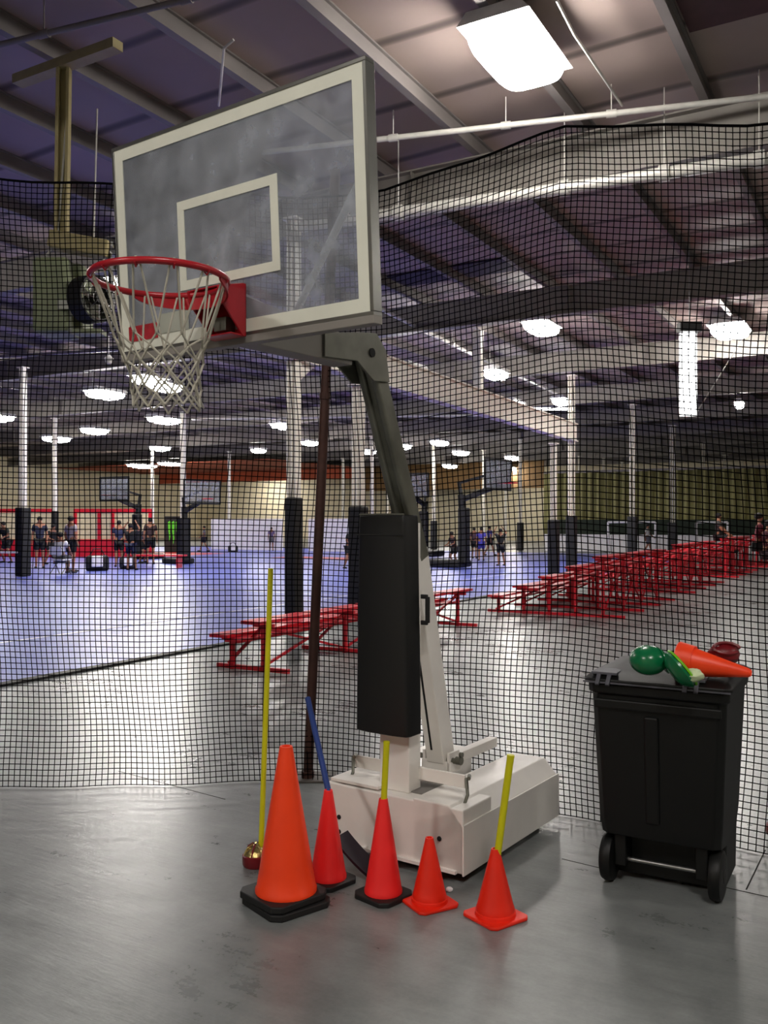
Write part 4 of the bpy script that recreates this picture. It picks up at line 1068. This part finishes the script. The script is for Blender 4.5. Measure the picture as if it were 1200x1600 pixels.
def make_proto(kind):
    J = pose(kind); ks = list(J)
    pts = [Vector(J[k]) for k in ks]; rad = [RAD[k] for k in ks]; ed = [(ks.index(a), ks.index(b_)) for a, b_ in HIER]
    for n, s_ in (('l', -1), ('r', 1)):           # hands: palm, four fingers, a thumb
        wv = Vector(J['wr' + n]); d = (wv - Vector(J['el' + n])).normalized(); side = d.cross(Vector((0, 1, 0))); side = side.normalized() if side.length > .1 else Vector((1, 0, 0))
        fw = side.cross(d)
        pts.append(wv + d * .06); rad.append((.034, .018)); ed.append((ks.index('wr' + n), len(pts) - 1)); pi = len(pts) - 1
        for q, (o_, l_) in enumerate(((-.027, .07), (-.009, .085), (.009, .08), (.027, .06))):
            pts.append(wv + d * .095 + fw * o_); rad.append(.009); ed.append((pi, len(pts) - 1))
            pts.append(wv + d * (.095 + l_) + fw * o_ + side * s_ * -.015); rad.append(.008); ed.append((len(pts) - 2, len(pts) - 1))
        pts.append(wv + d * .07 - fw * .05); rad.append(.011); ed.append((pi, len(pts) - 1))
    body = skin_mesh('body', pts, ed, rad, ks.index('pel'))
    shirt = sub_mesh(kind, J, ['spi', 'pel', 'che', 'shl', 'shr'], .018, [('shl', 'ell', .7), ('shr', 'elr', .7)], 'shirt')
    shorts = sub_mesh(kind, J, ['pel', 'hpl', 'hpr'], .022, [('hpl', 'knl', .8), ('hpr', 'knr', .8)], 'shorts')
    hb = MB(); T = Vector(J['hed']); hb.ball(T + Vector((0, .022, .045)), (.086, .1, .085), 12, 8)
    hair = hb.build('hair', M['black'], smooth=True); hm = hair.data; bpy.data.objects.remove(hair)
    sb = []
    for n in 'lr':
        q = MB(); a = Vector(J['an' + n]); t = Vector(J['to' + n]); q.ball(a.lerp(t, .45) - Vector((0, 0, .01)), (.05, .14, .045), 10, 6); o = q.build('shoe', M['black'], smooth=True); sb.append(o.data); bpy.data.objects.remove(o)
    for m in (body, shirt, shorts): m.materials.clear(); m.materials.append(M['skin'])
    BODY[kind] = dict(body=body, shirt=shirt, shorts=shorts, hair=hm, shoes=sb)
for k in ('stand', 'walk', 'armsup', 'ready', 'sit'): make_proto(k)
CM = {}
def cm(rgb):
    if rgb not in CM: CM[rgb] = mat('fabric_%d' % len(CM), rgb, .8)
    return CM[rgb]
def person(px, D, h, kind, face, shirt, shorts, label, shoes=(30, 30, 32), hair=(20, 16, 14), z=0, skin=(150, 104, 80)):
    x = (px - 600) / F * D; sc = h / 1.75
    e = empty('person', (x, D, z), math.radians(face), label, 'person'); e.scale = (sc, sc, sc)
    B = BODY[kind]
    def add(nm, me, m):
        o = bpy.data.objects.new(nm, me); COL.objects.link(o); o.parent = e; o.material_slots[0].link = 'OBJECT'; o.material_slots[0].material = m; return o
    add('body', B['body'], cm(skin)); add('shirt', B['shirt'], cm(shirt)); add('shorts', B['shorts'], cm(shorts)); add('hair', B['hair'], cm(hair))
    for s_ in B['shoes']: add('shoe', s_, cm(shoes))
BLK, NVY, WHT, GRY = (18, 18, 22), (24, 28, 56), (205, 205, 210), (90, 90, 98)
person(62, 30, 1.78, 'stand', 20, NVY, BLK, 'person in a navy shirt standing just right of the leftmost padded column')
person(111, 27.9, 1.78, 'stand', 150, (150, 140, 150), BLK, 'tall person in a patterned grey shirt standing beside the seated person')
person(95, 26.8, 1.7, 'sit', 160, WHT, GRY, 'person in a white shirt sitting on the folding chair, seen from behind')
person(78, 33, 1.6, 'ready', 60, BLK, BLK, 'person in black bending behind the seated person')
person(186, 31, 1.65, 'stand', 200, (26, 34, 70), BLK, 'person in dark blue standing at the right half of the red booth')
person(204, 28.9, 1.55, 'armsup', 170, BLK, NVY, 'person in black under the left distant goal, arms raised')
person(235, 33, 1.75, 'stand', 190, (52, 34, 36), BLK, 'person in dark brown standing left of the banner')
person(222, 34, 1.6, 'ready', 80, (60, 60, 66), BLK, 'person in grey between the dark-clothed pair under the left goal')
person(12, 34, 1.7, 'ready', -30, (28, 36, 30), BLK, 'person in dark green at the left edge')
person(319, 46.5, 1.38, 'walk', -70, GRY, (30, 30, 40), 'child in grey walking before the white panels')
person(424, 48, 1.3, 'stand', 0, (96, 80, 120), GRY, 'child in purple near the nearest padded column')
person(545, 30, 1.5, 'ready', 40, BLK, BLK, 'person in black left of the second padded column')
person(711, 32, 1.32, 'ready', -60, (50, 34, 40), BLK, 'leftmost child of the group at the right goal')
person(741, 38, 1.35, 'stand', 150, (70, 48, 60), BLK, 'child in maroon just right of the right goal post')
person(752, 36, 1.38, 'stand', 180, (78, 72, 170), (60, 56, 150), 'child in violet-blue, left of the arms-up child')
person(765, 41, 1.4, 'walk', 120, (62, 62, 140), BLK, 'child in dull blue just behind the violet-blue child')
person(782, 31.8, 1.36, 'armsup', 200, BLK, BLK, 'child in black holding both hands to the head')
person(1012, 42, 1.5, 'walk', 60, (190, 190, 180), GRY, 'person in pale clothes in front of the left soccer goal')
person(1123, 27.0, 1.6, 'sit', 60, (60, 60, 60), BLK, 'spectator in grey sitting high on the third bleacher', z=.65)
person(1186, 21, 1.7, 'sit', 70, (96, 20, 40), BLK, 'spectator in dark red sitting at the right edge', z=.52)
person(1201, 20.5, 1.7, 'sit', 40, (70, 16, 34), (40, 20, 30), 'spectator in maroon cut by the right edge', z=.35)
